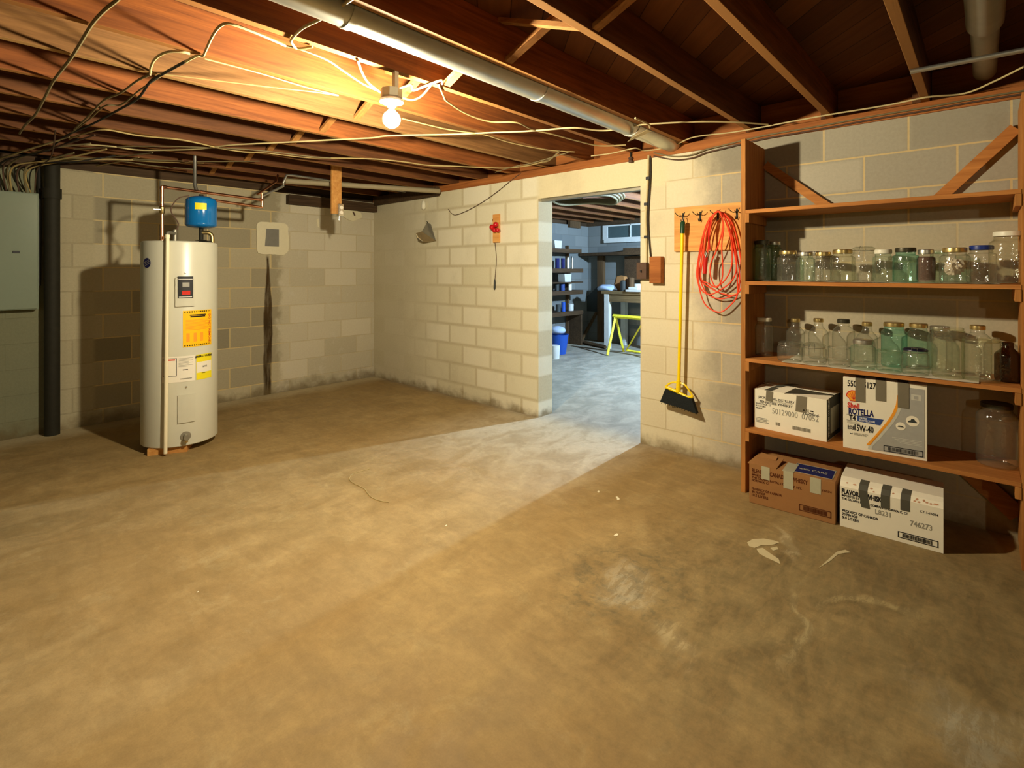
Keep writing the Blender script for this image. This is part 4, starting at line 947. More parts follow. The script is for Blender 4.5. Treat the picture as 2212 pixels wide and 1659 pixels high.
# ------------------------------------------------------------------ jars
def jar(px, X, wpx, ytop, ybase_z, gmat, lid, label, kind='mason', group='glass jars', fill=None):
    """jar standing on the shelf at depth X; size from its width and top in the photo"""
    p = at_x(px, 600, X); D = depth(p); r = wpx / 2 * D / FOC; top = CAM.z + (PY - ytop) / FOC * D
    h = max(.06, top - ybase_z); z = ybase_z + .0042
    e = empty('glass_jar', label, 'jar', (X, p.y, z), 0, group)
    lh = .016 if lid else 0; hb = h - lh
    if kind == 'mason': nk = .74; sh = .20
    elif kind == 'bottle': nk = .42; sh = .34
    elif kind == 'straight': nk = .92; sh = .06
    elif kind == 'bail': nk = .86; sh = .22
    elif kind == 'jug': nk = .5; sh = .32
    zsh = hb * (1 - sh)
    nh = min(.022, hb * .12)
    pr = [(0, .006), (r * .82, .004), (r * .93, 0), (r, .010), (r, zsh * .5), (r, zsh)]
    for k in range(1, 7):
        t_ = k / 6; pr.append((r * (nk + (1 - nk) * (.5 + .5 * math.cos(PI * t_))), zsh + (hb - nh - zsh) * (math.sin(PI / 2 * t_) ** .8 if kind != 'bottle' else t_)))
    pr += [(r * nk + .002, hb - nh + .003), (r * nk, hb - nh + .008), (r * nk + .0015, hb - .003), (r * nk - .002, hb)]
    MB().lathe(pr, n=28).build('jar_body', M[gmat], e, True)
    if kind == 'bail':
        MB().lathe([(0, hb + .014), (r * .7, hb + .013), (r * .92, hb + .006), (r * .94, hb + .001), (0, hb + .001)], n=28).build('lid', M[lid or 'g_clear'], e, True)
        ww = MB(); ww.tube([(r * .9 * math.cos(t_), r * .9 * math.sin(t_), hb - .008) for t_ in [2 * PI * k / 24 for k in range(24)]], .0013, 5, closed=True)
        ww.tube([(-r * .9, .012, hb - .03), (-r * .98, .014, hb - .004), (-r * .7, .010, hb + .016)], .0013, 5); ww.tube([(-r * .9, -.012, hb - .03), (-r * .98, -.014, hb - .004), (-r * .7, -.010, hb + .016)], .0013, 5)
        ww.build('wire_bail', M['lid_s'], e)
    elif lid:
        lr = r * nk + .0035
        MB().lathe([(lr, hb - .006), (lr + .0006, hb + .004), (lr, lh + hb - .003), (lr - .003, hb + lh), (lr - .008, hb + lh - .0012), (0, hb + lh - .001)], n=28).build('lid', M[lid], e, True)
    if fill == 'brown': MB().lathe([(0, .008), (r * .9, .009), (r * .94, .02), (r * .94, zsh), (r * .75, zsh + .01), (0, zsh + .004)], n=24).build('contents', M['brown_stuff'], e, True)
    if fill == 'paper':
        m = MB(); rn = random.Random(9); bmesh.ops.create_icosphere(m.bm, subdivisions=3, radius=1)
        for v in m.bm.verts:
            k = .7 + .28 * math.sin(v.co.x * 7 + v.co.z * 5) * math.cos(v.co.y * 6 - v.co.z * 4)
            v.co = Vector((v.co.x * r * .84 * k, v.co.y * r * .84 * k, v.co.z * hb * .34 * k + hb * .50))
        m.build('crumpled_paper', M['paper_wad'], e)
    return e
Z2, Z3, Z4 = 1.257, .80, .385
G2, G3 = 'jars on the second shelf down', 'jars on the third shelf down'
for a in [
 (1646, -.22, 36, 521, 'g_green', 'lid_d', 'tall dark green jar against the left upright, second shelf', 'mason', None),
 (1672, -.12, 32, 523, 'g_green', 'lid_s', 'tall green jar half behind the left-end jar, second shelf', 'mason', None),
 (1702, -.24, 42, 543, 'g_clear', 'lid_g', 'clear jar with a flat gold lid next to the tall green jars', 'mason', None),
 (1740, -.24, 36, 546, 'g_aqua', 'lid_s', 'bluish clear jar, second right of the tall green jars', 'mason', None),
 (1778, -.26, 36, 546, 'g_clear', 'lid_g', 'clear jar with dull gold lid left of the straw coloured jar', 'mason', None),
 (1760, -.10, 32, 545, 'g_clear', 'lid_s', 'clear jar standing behind the bluish clear one', 'mason', None),
 (1820, -.24, 46, 541, 'g_yel', 'lid_g', 'straw coloured jar with bright gold lid, middle of the second shelf', 'mason', None),
 (1866, -.20, 44, 540, 'g_clear', None, 'wide jar with a domed glass lid, middle of the second shelf', 'bail', None),
 (1908, -.26, 38, 541, 'g_aqua', 'lid_w', 'pale green jar with white lid left of the teal jar', 'mason', None),
 (1956, -.24, 46, 537, 'g_teal', 'lid_d', 'teal jar with a dark lid on the second shelf', 'mason', None),
 (2000, -.24, 34, 541, 'g_clear', 'lid_s', 'jar filled with dark brown stuff on the second shelf', 'mason', 'brown'),
 (2028, -.12, 30, 542, 'g_aqua', None, 'greenish open jar standing behind, right of the brown-filled jar', 'straight', None),
 (2062, -.24, 52, 537, 'g_clear', 'lid_g', 'jar holding crumpled whitish paper on the second shelf', 'mason', 'paper'),
 (2120, -.22, 50, 532, 'g_clear', 'lid_b', 'clear jar with a blue lid on the second shelf', 'mason', None),
 (2180, -.24, 66, 502, 'g_yel', 'lid_w', 'biggest jar of the second shelf, white lid, by the right upright', 'mason', None)]:
    jar(a[0], a[1], a[2], a[3], Z2, a[4], a[5], a[6], a[7], G2, a[8])
for a in [
 (1651, -.20, 36, 687, 'g_clear', 'lid_w', 'tall clear jar with white lid against the left upright, third shelf', 'mason'),
 (1718, -.10, 36, 689, 'g_clear', 'lid_g', 'clear bottle with small gold cap, leftmost of the rear bottles', 'bottle'),
 (1768, -.10, 38, 689, 'g_clear', 'lid_g', 'clear bottle with bright gold cap, second of the rear bottles', 'bottle'),
 (1822, -.10, 42, 691, 'g_clear', 'lid_d', 'clear bottle with wide dark cap in the rear row', 'jug'),
 (1873, -.10, 38, 697, 'g_clear', 'lid_g', 'clear bottle with gold cap just left of the teal jar', 'bottle'),
 (1931, -.12, 46, 698, 'g_teal', 'lid_g', 'teal jar with a gold lid in the rear row, third shelf', 'mason'),
 (1984, -.11, 40, 700, 'g_aqua', 'lid_g', 'pale jar with a gold lid just right of the teal jar', 'mason'),
 (2030, -.10, 42, 706, 'g_clear', 'lid_s', 'jar behind the tall ribbed one in the rear row', 'mason'),
 (2112, -.10, 46, 704, 'g_clear', 'lid_g', 'rear jar with gold lid behind the wide open jar', 'jug'),
 (1706, -.31, 48, 738, 'g_clear', 'g_clear', 'short bail-top jar at the left end of the front row, third shelf', 'bail'),
 (1759, -.31, 46, 742, 'g_clear', 'g_clear', 'short bail-top jar, second in the front row, third shelf', 'bail'),
 (1813, -.31, 42, 749, 'g_clear', None, 'small open straight jar, third in the front row', 'straight'),
 (1864, -.31, 46, 735, 'g_aqua', 'lid_s', 'squat jar with thin metal rim lid, front row centre, third shelf', 'mason'),
 (1921, -.31, 46, 757, 'g_aqua', None, 'low bluish open jar in front of the teal jar, third shelf', 'straight'),
 (1977, -.31, 48, 752, 'g_clear', 'lid_n', 'bail-top jar with a navy lid in the front row', 'bail'),
 (2048, -.29, 56, 709, 'g_yel', None, 'tall open-mouthed jar in the front row, right of the navy-lidded jar', 'straight'),
 (2119, -.28, 64, 730, 'g_yel', None, 'wide open jar at the right end of the liner, third shelf', 'straight')]:
    jar(a[0], a[1], a[2], a[3], Z3, a[4], a[5], a[6], a[7], G3)
o = jar(2177, -.22, 44, 741, Z3, 'g_brown', None, 'dark brown bottle at the right end of the third shelf', 'bottle', 'bottles'); o.name = 'brown_bottle'; o['category'] = 'bottle'
jar(2153, -.16, 68, 872, Z4, 'g_clear', 'lid_d', 'very large dusty jar alone at the right end of the lowest shelf', 'mason', 'large jar')

# ------------------------------------------------------------------ cartons
def carton(name, label, p0, p1, h, dep, mat, side=None, z=0.0):
    """front lower edge from p0 to p1; local frame: x along the front, y into the shelf, z up"""
    p0 = Vector((p0[0], p0[1], z)); p1 = Vector((p1[0], p1[1], z)); ux = (p1 - p0); W = ux.length; ux.normalize()
    e = empty(name, label, 'box', p0, math.atan2(ux.y, ux.x), 'cartons on the shelves')
    return e, W
def ft(m4=(0, 0), off=.0006):
    """matrix of the front face at (x,z)"""
    return Matrix.Translation((m4[0], -off, m4[1])) @ Matrix.Rotation(R(90), 4, 'X')
def strip(e, x0, x1, z0, z1, mat, name='tape_strip', off=.0012, th=.0006, skew=0.0, parent=None):
    return MB().prism([(x0 + skew, -off, z1), (x1 + skew, -off, z1), (x1, -off, z0), (x0, -off, z0)], (0, -th, 0)).build(name, mat, parent or e)
def ftxt(e, body, x, z, size, mat, bold=0.0, sx=1.0, off=.0008, w=None): return text(body, size, mat, e, ft((x, z), off), bold=bold, sx=sx, width=w)
def barcode(e, x0, x1, z0, z1, ink, paper=None, seed=1, frame=True):
    b = MB(); rn = random.Random(seed)
    if frame:
        t_ = .0035
        for (a, b_, c_, d_) in [(x0, x1, z0, z0 + t_), (x0, x1, z1 - t_, z1), (x0, x0 + t_, z0, z1), (x1 - t_, x1, z0, z1)]:
            b.box2((a, -.0016, c_), (b_, -.0010, d_))
    x = x0 + .018
    while x < x1 - .02:
        w_ = rn.choice([.0008, .0012, .002]); b.box2((x, -.0016, z0 + .006), (x + w_, -.0010, z1 - .006)); x += w_ + rn.choice([.001, .0015, .0022])
    b.build('barcode', ink, e)
    if paper: MB().box2((x0, -.0009, z0), (x1, -.0004, z1)).build('barcode_patch', paper, e)

# -- white whiskey carton on the lowest shelf
e, W = carton('whiskey_carton', 'open-topped white printed carton with grey tape at the left of the lowest shelf', (-.312, -4.602), (-.337, -4.985), .23, .29, None, z=.3855)
H = .226
m = MB(); m.box2((0, 0, 0), (W, .27, .003)); m.box2((0, 0, .003), (W, .004, H)); m.box2((0, .266, .003), (W, .27, H)); m.box2((0, .004, .003), (.004, .266, H)); m.build('carton_body', M['carton_w'], e)
MB().box2((W - .004, .004, .003), (W + .001, .266, H)).build('side_face', M['carton_dk'], e)['label'] = 'black printed side'
MB().box2((W + .0012, .07, .03), (W + .0018, .24, .17)).build('side_panel_print', M['ink_grey'], e)
text('TENNESSEE WHISKEY', .022, M['ink_white'], e, Matrix.Translation((W + .0016, .045, .02)) @ Matrix.Rotation(R(90), 4, 'Z') @ Matrix.Rotation(R(90), 4, 'X') @ Matrix.Rotation(R(90), 4, 'Z'), bold=.0004)
def flap(pts, th, mat, nm='flap'): return MB().prism(pts, th).build(nm, mat, e)
flap([(0, 0, H), (.17, 0, H), (.20, .12, H + .022), (.0, .125, H + .008)], (0, 0, .003), M['carton_w'])
flap([(.175, 0, H), (W, 0, H), (W, .12, H + .004), (.24, .115, H - .012)], (0, 0, .003), M['carton_w'])
flap([(0, .27, H), (W, .27, H), (W, .15, H + .006), (0, .15, H + .012)], (0, 0, .003), M['carton_w'])
flap([(0, .0, H - .004), (.06, .06, H - .03), (.06, .2, H - .03), (0, .27, H - .004)], (0, 0, .002), M['carton_w'])
strip(e, .175 * W, .275 * W, H - .058, H + .002, M['tape'], skew=.004); strip(e, .595 * W, .735 * W, H - .088, H + .002, M['tape'], skew=.006)
MB().prism([(.06, -.001, H + .004), (.098, -.001, H + .004), (.14, .12, H + .022), (.10, .12, H + .022)], (0, 0, .001)).build('tape_strip', M['tape_dk'], e)
MB().prism([(.10, .13, H + .02), (.14, .13, H + .02), (.17, .26, H + .012), (.13, .26, H + .012)], (0, 0, .001)).build('tape_strip', M['tape_dk'], e)
ftxt(e, 'JACK DANIEL DISTILLERY', .025, .178, .0185, M['ink'], .0003, w=.52 * W); ftxt(e, 'LEM MOTLOW PROPRIETOR', .075, .168, .009, M['ink_grey'], 0, w=.36 * W)
ftxt(e, 'TENNESSEE WHISKEY', .032, .152, .0185, M['ink'], .0003, w=.475 * W)
for i, t_ in enumerate(('SOFT PACK. 12', '9.0 LITERS', 'MMXX')): ftxt(e, t_, .012, .140 - i * .0135, .0125, M['ink'], .0002)
ftxt(e, '50129000  07052', .27 * W, .100, .046, M['ink_grey'], .0002, w=.63 * W)
ftxt(e, '12-750mL', .70 * W, .130, .018, M['ink'], .0003, w=.215 * W)
strip(e, .268, .276, .148, .156, M['ink'], 'printed_mark'); strip(e, .285, .288, .142, .160, M['ink'], 'printed_mark'); strip(e, .292, .295, .142, .160, M['ink'], 'printed_mark'); strip(e, .303, .320, .150, .156, M['ink'], 'printed_mark')
barcode(e, .105, .165, .030, .060, M['ink_grey'], seed=3, frame=False); barcode(e, .195, .325, .026, .058, M['ink_grey'], seed=4, frame=False)
for i in range(4): strip(e, .012, .085 - .01 * (i % 2), .034 + i * .008, .038 + i * .008, M['ink_grey'], 'printed_line', .001, .0003)

# -- oil carton
e, W = carton('oil_carton', 'tall white and grey motor oil carton standing on the lowest shelf', (-.372, -5.068), (-.334, -5.413), .37, .27, None, z=.3855)
H = .372
MB().box2((0, 0, 0), (W, .25, H), .003).build('carton_body', M['carton_w'], e)
def U(u): return u * W
def V(v): return (1 - v) * H
def fp(poly, mat, name, off=.0006, th=.0004): return MB().prism([(U(u), -off, V(v)) for u, v in poly], (0, -th, 0)).build(name, mat, e)
arc = [(.66, .30), (.62, .42), (.56, .54), (.48, .66), (.40, .78), (.31, .90)]
fp([(.70, .05), (.97, .06), (.97, .965), (.34, .965)] + [(.345, .95)] + [(u + .05, v + .02) for u, v in arc[::-1]] + [(.70, .2)], M['print_grey'], 'grey_print_field')
fp([(u + .012, v) for u, v in arc] + [(.31, .965), (.36, .965)] + [(u + .055, v + .02) for u, v in arc[::-1]], M['print_lgrey'], 'pale_print_band', .0011)
fp([(.66, .17)] + [(u - .015, v) for u, v in arc] + [(.30, .915)] + [(.345, .90)] + [(u + .018, v + .01) for u, v in arc[::-1]] + [(.69, .17)], M['orange'], 'orange_print_stripe', .0016)
ftxt(e, '550045127', U(.055), V(.122), .044, M['ink'], .0008, w=U(.355))
# scallop emblem
sc_ = []; cx0, cz0 = U(.135), V(.265)
for k in range(13):
    t_ = PI * (1.0 + .0) * k / 12; rr = .034 * (1 + .05 * (k % 2)); sc_.append((cx0 - rr * math.cos(t_) * 1.0, -.0008, cz0 + rr * math.sin(t_)))
sc_ = sc_ + [(cx0 + .020, -.0008, cz0 - .012), (cx0 + .018, -.0008, cz0 - .024), (cx0 - .018, -.0008, cz0 - .024), (cx0 - .020, -.0008, cz0 - .012)]
MB().prism(sc_, (0, -.0005, 0)).build('emblem', M['ink_red'], e)
MB().prism([(cx0 + (x - cx0) * .84, -.0014, cz0 + (z_ - cz0) * .84) for x, _, z_ in sc_], (0, -.0004, 0)).build('emblem', M['orange'], e)
rays = MB()
for k in range(1, 7):
    t_ = PI * k / 7; rays.prism([(cx0 - .0015, -.0019, cz0 - .014), (cx0 + .0015, -.0019, cz0 - .014), (cx0 - .026 * math.cos(t_) + .0008, -.0019, cz0 + .026 * math.sin(t_)), (cx0 - .026 * math.cos(t_) - .0008, -.0019, cz0 + .026 * math.sin(t_))], (0, -.0002, 0))
rays.build('emblem', M['ink_red'], e)
ftxt(e, 'Shell', U(.055), V(.42), .036, M['ink_red'], .0012, w=U(.15)); ftxt(e, 'ROTELLA', U(.07), V(.512), .045, M['ink_blue'], .0016, w=U(.315))
fp([(.045, .520), (.30, .520), (.30, .525), (.045, .525)], M['ink'], 'printed_line'); ftxt(e, 'T4', U(.075), V(.592), .034, M['ink'], .001, w=U(.085)); fp([(.045, .60), (.18, .60), (.18, .605), (.045, .605)], M['ink'], 'printed_line')
fp([(.18, .525), (.50, .53), (.46, .615), (.18, .60)], M['print_blue'], 'blue_print_bar')
ftxt(e, 'TRIPLE', U(.205), V(.562), .013, M['ink_white'], .0003, off=.0012, w=U(.09)); ftxt(e, 'PROTECTION', U(.205), V(.594), .013, M['ink_white'], .0003, off=.0012, w=U(.19))
for i in range(3): fp([(.05, .618 + i * .012), (.22 - .02 * i, .618 + i * .012), (.22 - .02 * i, .622 + i * .012), (.05, .622 + i * .012)], M['ink_grey'], 'printed_line')
ftxt(e, '15W-40', U(.145), V(.735), .046, M['ink'], .0010, w=U(.235)); ftxt(e, 'SAE', U(.055), V(.700), .014, M['ink'], .0003, 1.4); ftxt(e, 'SAE', U(.055), V(.728), .014, M['ink'], .0003, 1.4)
fp([(.085, .775), (.095, .795), (.115, .795), (.125, .775), (.105, .785)], M['ink'], 'printed_mark'); ftxt(e, 'HEAVY DUTY', U(.14), V(.785), .010, M['ink_grey']); ftxt(e, 'ENGINE OIL', U(.14), V(.80), .010, M['ink_grey'])
for (u, v, r_) in ((.835, .495, .026), (.700, .585, .020)):
    MB().lathe([(0, 0), (r_, 0), (r_, .0006), (0, .0006)], (U(u), -.0012, V(v)), 24, Matrix.Rotation(R(90), 3, 'X')).build('round_print', M['carton_w'], e)
fp([(.785, .50), (.80, .49), (.815, .485), (.82, .465), (.855, .465), (.865, .49), (.885, .50), (.885, .515), (.785, .515)], M['dark_grey'], 'truck_print', .0022)
fp([(.665, .59), (.675, .578), (.715, .578), (.735, .59), (.735, .597), (.665, .597)], M['dark_grey'], 'truck_print', .0022)
barcode(e, U(.50), U(.955), V(.955), V(.875), M['ink'], M['carton_w'], 7)
fp([(.82, .135), (.93, .14), (.93, .215), (.82, .21)], M['print_lgrey'], 'print_frame', .0012); fp([(.85, .155), (.90, .157), (.90, .20), (.85, .198)], M['print_grey'], 'print_frame', .0018)
for i in range(4): fp([(.60 + .03 * i, .745 + i * .02), (.94, .75 + i * .02), (.94, .756 + i * .02), (.60 + .03 * i, .751 + i * .02)], M['print_lgrey'], 'printed_line', .0012)
strip(e, U(.155), U(.275), V(.325), H + .001, M['tape'], off=.0026); strip(e, U(.405), U(.525), V(.275), H + .001, M['tape'], off=.0026); strip(e, U(.665), U(.795), V(.335), H + .001, M['tape'], off=.0026)
for a_, b_ in ((.155, .275), (.405, .525), (.665, .795)): MB().box2((U(a_), -.003, H), (U(b_), .24, H + .0012)).build('tape_strip', M['tape'], e)

# -- brown carton on the floor
e, W = carton('whisky_carton', 'brown cardboard whisky carton on the floor under the shelves', (-.490, -4.632), (-.464, -5.050), .224, .28, None)
H = .222
MB().box2((0, 0, .001), (W, .30, H), .003).build('carton_body', M['carton_b'], e)
MB().prism([(-.008, 0, H), (.14, 0, H), (.15, .14, H + .018), (.01, .14, H + .012)], (0, 0, .003)).build('flap', M['carton_b'], e)
MB().prism([(.02, .10, H + .012), (.12, .09, H + .016), (.12, .13, H + .026), (.03, .15, H + .026)], (0, 0, .002)).build('flap', M['carton_b'], e)
bp = MB().box2((.215, .035, H + .0005), (W - .02, .17, H + .0015)).build('top_print', M['ink_blue'], e); bp['label'] = 'dark printed panel on top'
fr2 = MB()
for (x0_, x1_, y0_, y1_) in [(.21, W - .015, .028, .032), (.21, W - .015, .173, .177), (.21, .214, .028, .177), (W - .019, W - .015, .028, .177)]: fr2.box2((x0_, y0_, H + .0005), (x1_, y1_, H + .0016))
fr2.build('top_print_frame', M['tape_lt'], e)
text('with CARE', .040, M['tape_lt'], e, Matrix.Translation((.235, .085, H + .002)), bold=.0004, width=.135)
for (x0_, x1_, zz) in ((.155 * W, .255 * W, H - .070), (.42 * W, .535 * W, H - .092), (.725 * W, .845 * W, H - .082)): strip(e, x0_, x1_, zz, H + .001, M['tape_lt'])
MB().box2((.170, -.001, H), (.225, .15, H + .0022)).build('tape_strip', M['tape_lt'], e)
ftxt(e, 'BLENDED CANADIAN WHISKY', .035 * W, .176, .032, M['ink_brown'], .0010, w=.665 * W)
for i, t_ in enumerate(('IMPORTED BY', 'THE CROWN ROYAL COMPANY, N.Y.', 'NORWALK, CT')): ftxt(e, t_, .014, .158 - i * .0155, .0165, M['ink_brown'], .0006, w=(.17, .60, .22)[i] * W)
for i, t_ in enumerate(('PRODUCT OF CANADA', '80 PROOF', '10.5 LITERS')): ftxt(e, t_, .014, .078 - i * .0175, .0185, M['ink_brown'], .0006, w=(.37, .165, .205)[i] * W)
ftxt(e, '15074', .86 * W, .160, .014, M['ink_brown'], .0004, w=.10 * W)
barcode(e, .252, .400, .030, .064, M['ink_brown'], seed=9)

# -- white flavored whisky carton on the floor
e, W = carton('whisky_carton', 'white printed whisky carton with dark grey tape on the floor, beside the brown carton', (-.455, -5.068), (-.437, -5.478), .25, .28, None)
H = .208
m = MB(); m.prism([(0, 0, .001), (0, 0, H), (0, .022, H + .022), (0, .055, H + .036), (0, .28, H + .036), (0, .28, .001)], (W, 0, 0)); m.build('carton_body', M['carton_w'], e)
for (x0_, zz, sk) in ((.225 * W, H - .083, -.012), (.42 * W, H - .062, 0), (.61 * W, H - .050, 0)):
    strip(e, x0_, x0_ + .036, zz, H + .001, M['tape_dk'], skew=sk)
    a_ = x0_ + sk
    t2 = MB(); t2.prism([(a_, -.0018, H + .001), (a_ + .036, -.0018, H + .001), (a_ + .038, .021, H + .0235), (a_ + .002, .021, H + .0235)], (0, -.0004, .0006))
    t2.prism([(a_ + .002, .021, H + .0235), (a_ + .038, .021, H + .0235), (a_ + .042, .055, H + .0375), (a_ + .006, .055, H + .0375)], (0, -.0004, .0006))
    t2.build('tape_strip', M['tape_dk'], e)
rn = random.Random(14)
for k in range(22):
    x_ = rn.uniform(.015, W - .03); t_ = rn.uniform(.05, .85)
    if any(a_ - .022 < x_ < a_ + .04 for a_ in (.078, .172, .25)): continue
    y_ = .022 * t_; z_ = H + .022 * t_ + .0008; w_ = rn.uniform(.008, .024)
    MB().prism([(x_, y_, z_), (x_ + w_ * .6, y_ - .001, z_ - .001), (x_ + w_, y_ + .002, z_ + .002), (x_ + w_ * .7, y_ + .005, z_ + .005), (x_ + w_ * .2, y_ + .004, z_ + .004)], (0, -.0004, .0004)).build('printed_blotch', M['print_rust'], e)
ftxt(e, 'FLAVORED WHISKY', .02 * W, .172, .034, M['ink'], .0014, w=.44 * W)
ftxt(e, 'IMPORTED BY', .02 * W, .157, .016, M['ink'], .0003, w=.185 * W); ftxt(e, 'THE CROWN ROYAL COMPANY, NORWALK, CT', .02 * W, .141, .0155, M['ink'], .0004, w=.66 * W)
for i, t_ in enumerate(('PRODUCT OF CANADA', '70 PROOF', '9.0 LITERS')): ftxt(e, t_, .025 * W, .078 - i * .0175, .018, M['ink'], .0006, w=(.37, .16, .175)[i] * W)
ftxt(e, 'CT-1-15074', .79 * W, .168, .015, M['ink'], .0003, w=.165 * W); ftxt(e, 'L8231', .365 * W, .108, .034, M['ink_grey'], .0004, w=.15 * W); ftxt(e, '746273', .70 * W, .094, .036, M['ink_grey'], .0006, w=.20 * W)
barcode(e, .240, .392, .022, .052, M['ink'], seed=12)

# ================================================================== NEXT ROOM
tag(rebase(MB().box2((2.55, -.30, 1.50), (3.60, -.02, 1.545)).box2((2.55, -.30, 1.50), (3.60, -.285, 1.60)).build('wall_shelf', M['pine_dk']), (3, -.1, 1.5)), 'top dark wall shelf seen through the doorway at left', 'shelf', 'shelves in the next room') if False else None
NR = 'shelves in the next room'
RX = lambda px, x=3.45: at_x(px, 600, x).y
def ny(px, py, y): return at_y(px, py, y)
# rack with four boards standing at the side wall
zl = [1.80, 1.44, .92, .52]
e = empty('storage_rack', 'dark shelf rack full of cans at the left of the next room', 'shelves', (3.35, -.2, 0))
x0r, x1r = ny(1150, 600, -.2).x - 3.35, ny(1243, 600, -.2).x - 3.35
for k, z in enumerate((1.70, 1.36, 1.13, .98, .62)):
    MB().box2((x0r, -.17, z - (.07, .07, .02, .07, .07)[k]), (x1r - .05 * (k == 0), .17, z), .003).build('shelf', M['pine_dk'], e)
for xx in (x0r + .02, x1r - .06): MB().box2((xx, .12, 0), (xx + .04, .17, 1.78)).build('post', M['pine_dkz'], e)
MB().box2((x1r - .04, -.15, 0), (x1r - .0, .15, .55), .003).build('side_board', M['pine_dk'], e)
def can(px, z, wpx, hpx, mat, lab, y=-.27, cap=None):
    p = ny(px, 600, y); D = depth(p); r = wpx / 2 * D / FOC; h = hpx * D / FOC
    o = MB().lathe([(0, 0), (r, 0), (r, h * .8), (r * .8, h * .9), (r * .45, h), (0, h)] if cap else [(0, 0), (r, 0), (r * 1.03, h * .03), (r, h * .06), (r, h), (0, h)], n=20).build('storage_can', M[mat], None, True)
    o.location = (p.x, y, z + .001); tag(o, lab, 'can', 'cans on the next room rack')
can(1204, 1.36, 9, 22, 'ink_blue', 'dark blue can on the rack, upper board left'); can(1216, 1.36, 8, 22, 'ink_blue', 'dark blue can on the rack, upper board middle')
can(1227, 1.36, 6, 24, 'porcelain', 'slim pale spray bottle on the rack, upper board', cap=1); can(1236, 1.36, 6, 27, 'galv', 'slim silver spray can at the end of the upper board', cap=1)
o = MB().prism([(-.085, 0, 0), (.085, 0, 0), (.105, 0, .13), (-.105, 0, .13)], (0, .14, 0)).build('white_tub', M['white_paint']); p = ny(1203, 600, -.3); o.location = (p.x, -.33, 1.701); tag(o, 'white plastic tub on the topmost board of the rack', 'tub')
o = MB().prism([(-.085, 0, 0), (.085, 0, 0), (.10, 0, .14), (-.10, 0, .14)], (0, .14, 0)).build('white_tub', M['white_paint']); p = ny(1224, 600, -.3); o.location = (p.x, -.33, 1.13); tag(o, 'white plastic tub in the middle of the rack', 'tub')
for i, (px, z, w_, h_, mt, lb) in enumerate([(1203, .98, 10, 15, 'dark_grey', 'dark can on the third board of the rack'), (1215, .98, 10, 14, 'print_blue', 'blue can on the third board of the rack'), (1231, .98, 8, 17, 'porcelain', 'pale bottle on the third board of the rack'),
                                              (1206, .62, 11, 16, 'dark_grey', 'dark can on the lowest board of the rack'), (1217, .62, 9, 20, 'blue_tub', 'blue can on the lowest board of the rack'), (1233, .62, 12, 15, 'white_paint', 'white can on the lowest board of the rack')]):
    can(px, z, w_, h_, mt, lb)
p = at_y(1205, 700, -.60); o = MB().lathe([(0, 0), (.13, 0), (.17, .30), (.175, .31), (.165, .31), (.125, .02), (0, .02)], n=24).build('blue_bucket', M['blue_tub'], None, True); o.location = (p.x, -.60, 0); tag(o, 'blue bucket on the floor of the next room behind the left jamb', 'bucket')
o2 = MB(); bmesh.ops.create_icosphere(o2.bm, subdivisions=2, radius=.13); o3 = o2.build('plastic_bag', M['lt_blue'], None, True); o3.scale = (1, 1, .55); o3.location = (p.x, -.60, .37); tag(o3, 'pale bag bulging out of the blue bucket', 'bag')
p = at_y(1200, 740, -.86); o = MB().lathe([(0, 0), (.07, 0), (.08, .2), (0, .2)], n=16).build('paint_pail', M['white_paint'], None, True); o.location = (p.x - .02, -.86, 0); tag(o, 'grey-white pail in front of the blue bucket', 'pail')
# wood box on the wall, window, upright post
p = at_y(1240, 480, -.02)
o = MB().box2((-.16, -.06, -.09), (.16, 0, .14)).build('wall_box', M['pine_dkz']); o.location = (p.x - .03, -.014, p.z - .02); tag(o, 'brown wooden box high on the far wall of the next room', 'box')
wy0, wy1 = at_x(1314, 490, 4.7).y, at_x(1400, 490, 4.7).y
e = empty('window_1', 'small basement window with a light frame in the next room', 'window', (4.7, (wy0 + wy1) / 2, 1.93)); e['kind'] = 'structure'
hwid = abs(wy1 - wy0) / 2
MB().box2((-.012, -hwid, .0), (-.004, hwid, .235)).build('window_pane', M['winglass'], e)
for (a, b, c, d) in [(-hwid, hwid, -.03, 0), (-hwid, hwid, .21, .235), (-hwid - .06, -hwid, -.03, .235), (hwid, hwid + .10, -.03, .235), (-.02 - hwid * .15, .0 - hwid * .15, 0, .235)]:
    MB().box2((-.035, a, c), (-.001, b, d)).build('window_frame', M['white_paint'], e)
MB().box2((-.06, -hwid - .06, -.09), (-.001, hwid + .06, -.031)).build('window_sill', M['white_paint'], e)
o = MB().box2((4.35, at_x(1420, 600, 4.5).y, 1.60), (4.69, at_x(1262, 600, 4.5).y, 1.655)).box2((4.40, at_x(1390, 600, 4.5).y, 1.656), (4.66, at_x(1352, 600, 4.5).y, 1.72)).build('long_shelf', M['pine_dk']); rebase(o, (4.5, -1, 1.6)); tag(o, 'long dark shelf high on the far wall of the next room', 'shelf', NR)
o = MB().box2((4.60, at_x(1302, 600, 4.6).y, .0), (4.69, at_x(1290, 600, 4.6).y, 1.598)).build('upright_post', M['pine_dkz']); rebase(o, (4.6, -.5, 0)); tag(o, 'brown post under the long shelf of the next room', 'post')
o = MB().prism([(4.66, at_x(1252, 600, 4.6).y, .72), (4.66, at_x(1298, 600, 4.6).y, 1.12), (4.66, at_x(1298, 600, 4.6).y, .55), (4.66, at_x(1252, 600, 4.6).y, .55)], (.03, 0, 0)).build('leaning_sheet', M['dark_grey']); rebase(o, (4.6, -.3, .6)); tag(o, 'dark panel with a slanting top leaning on the far wall', 'panel')
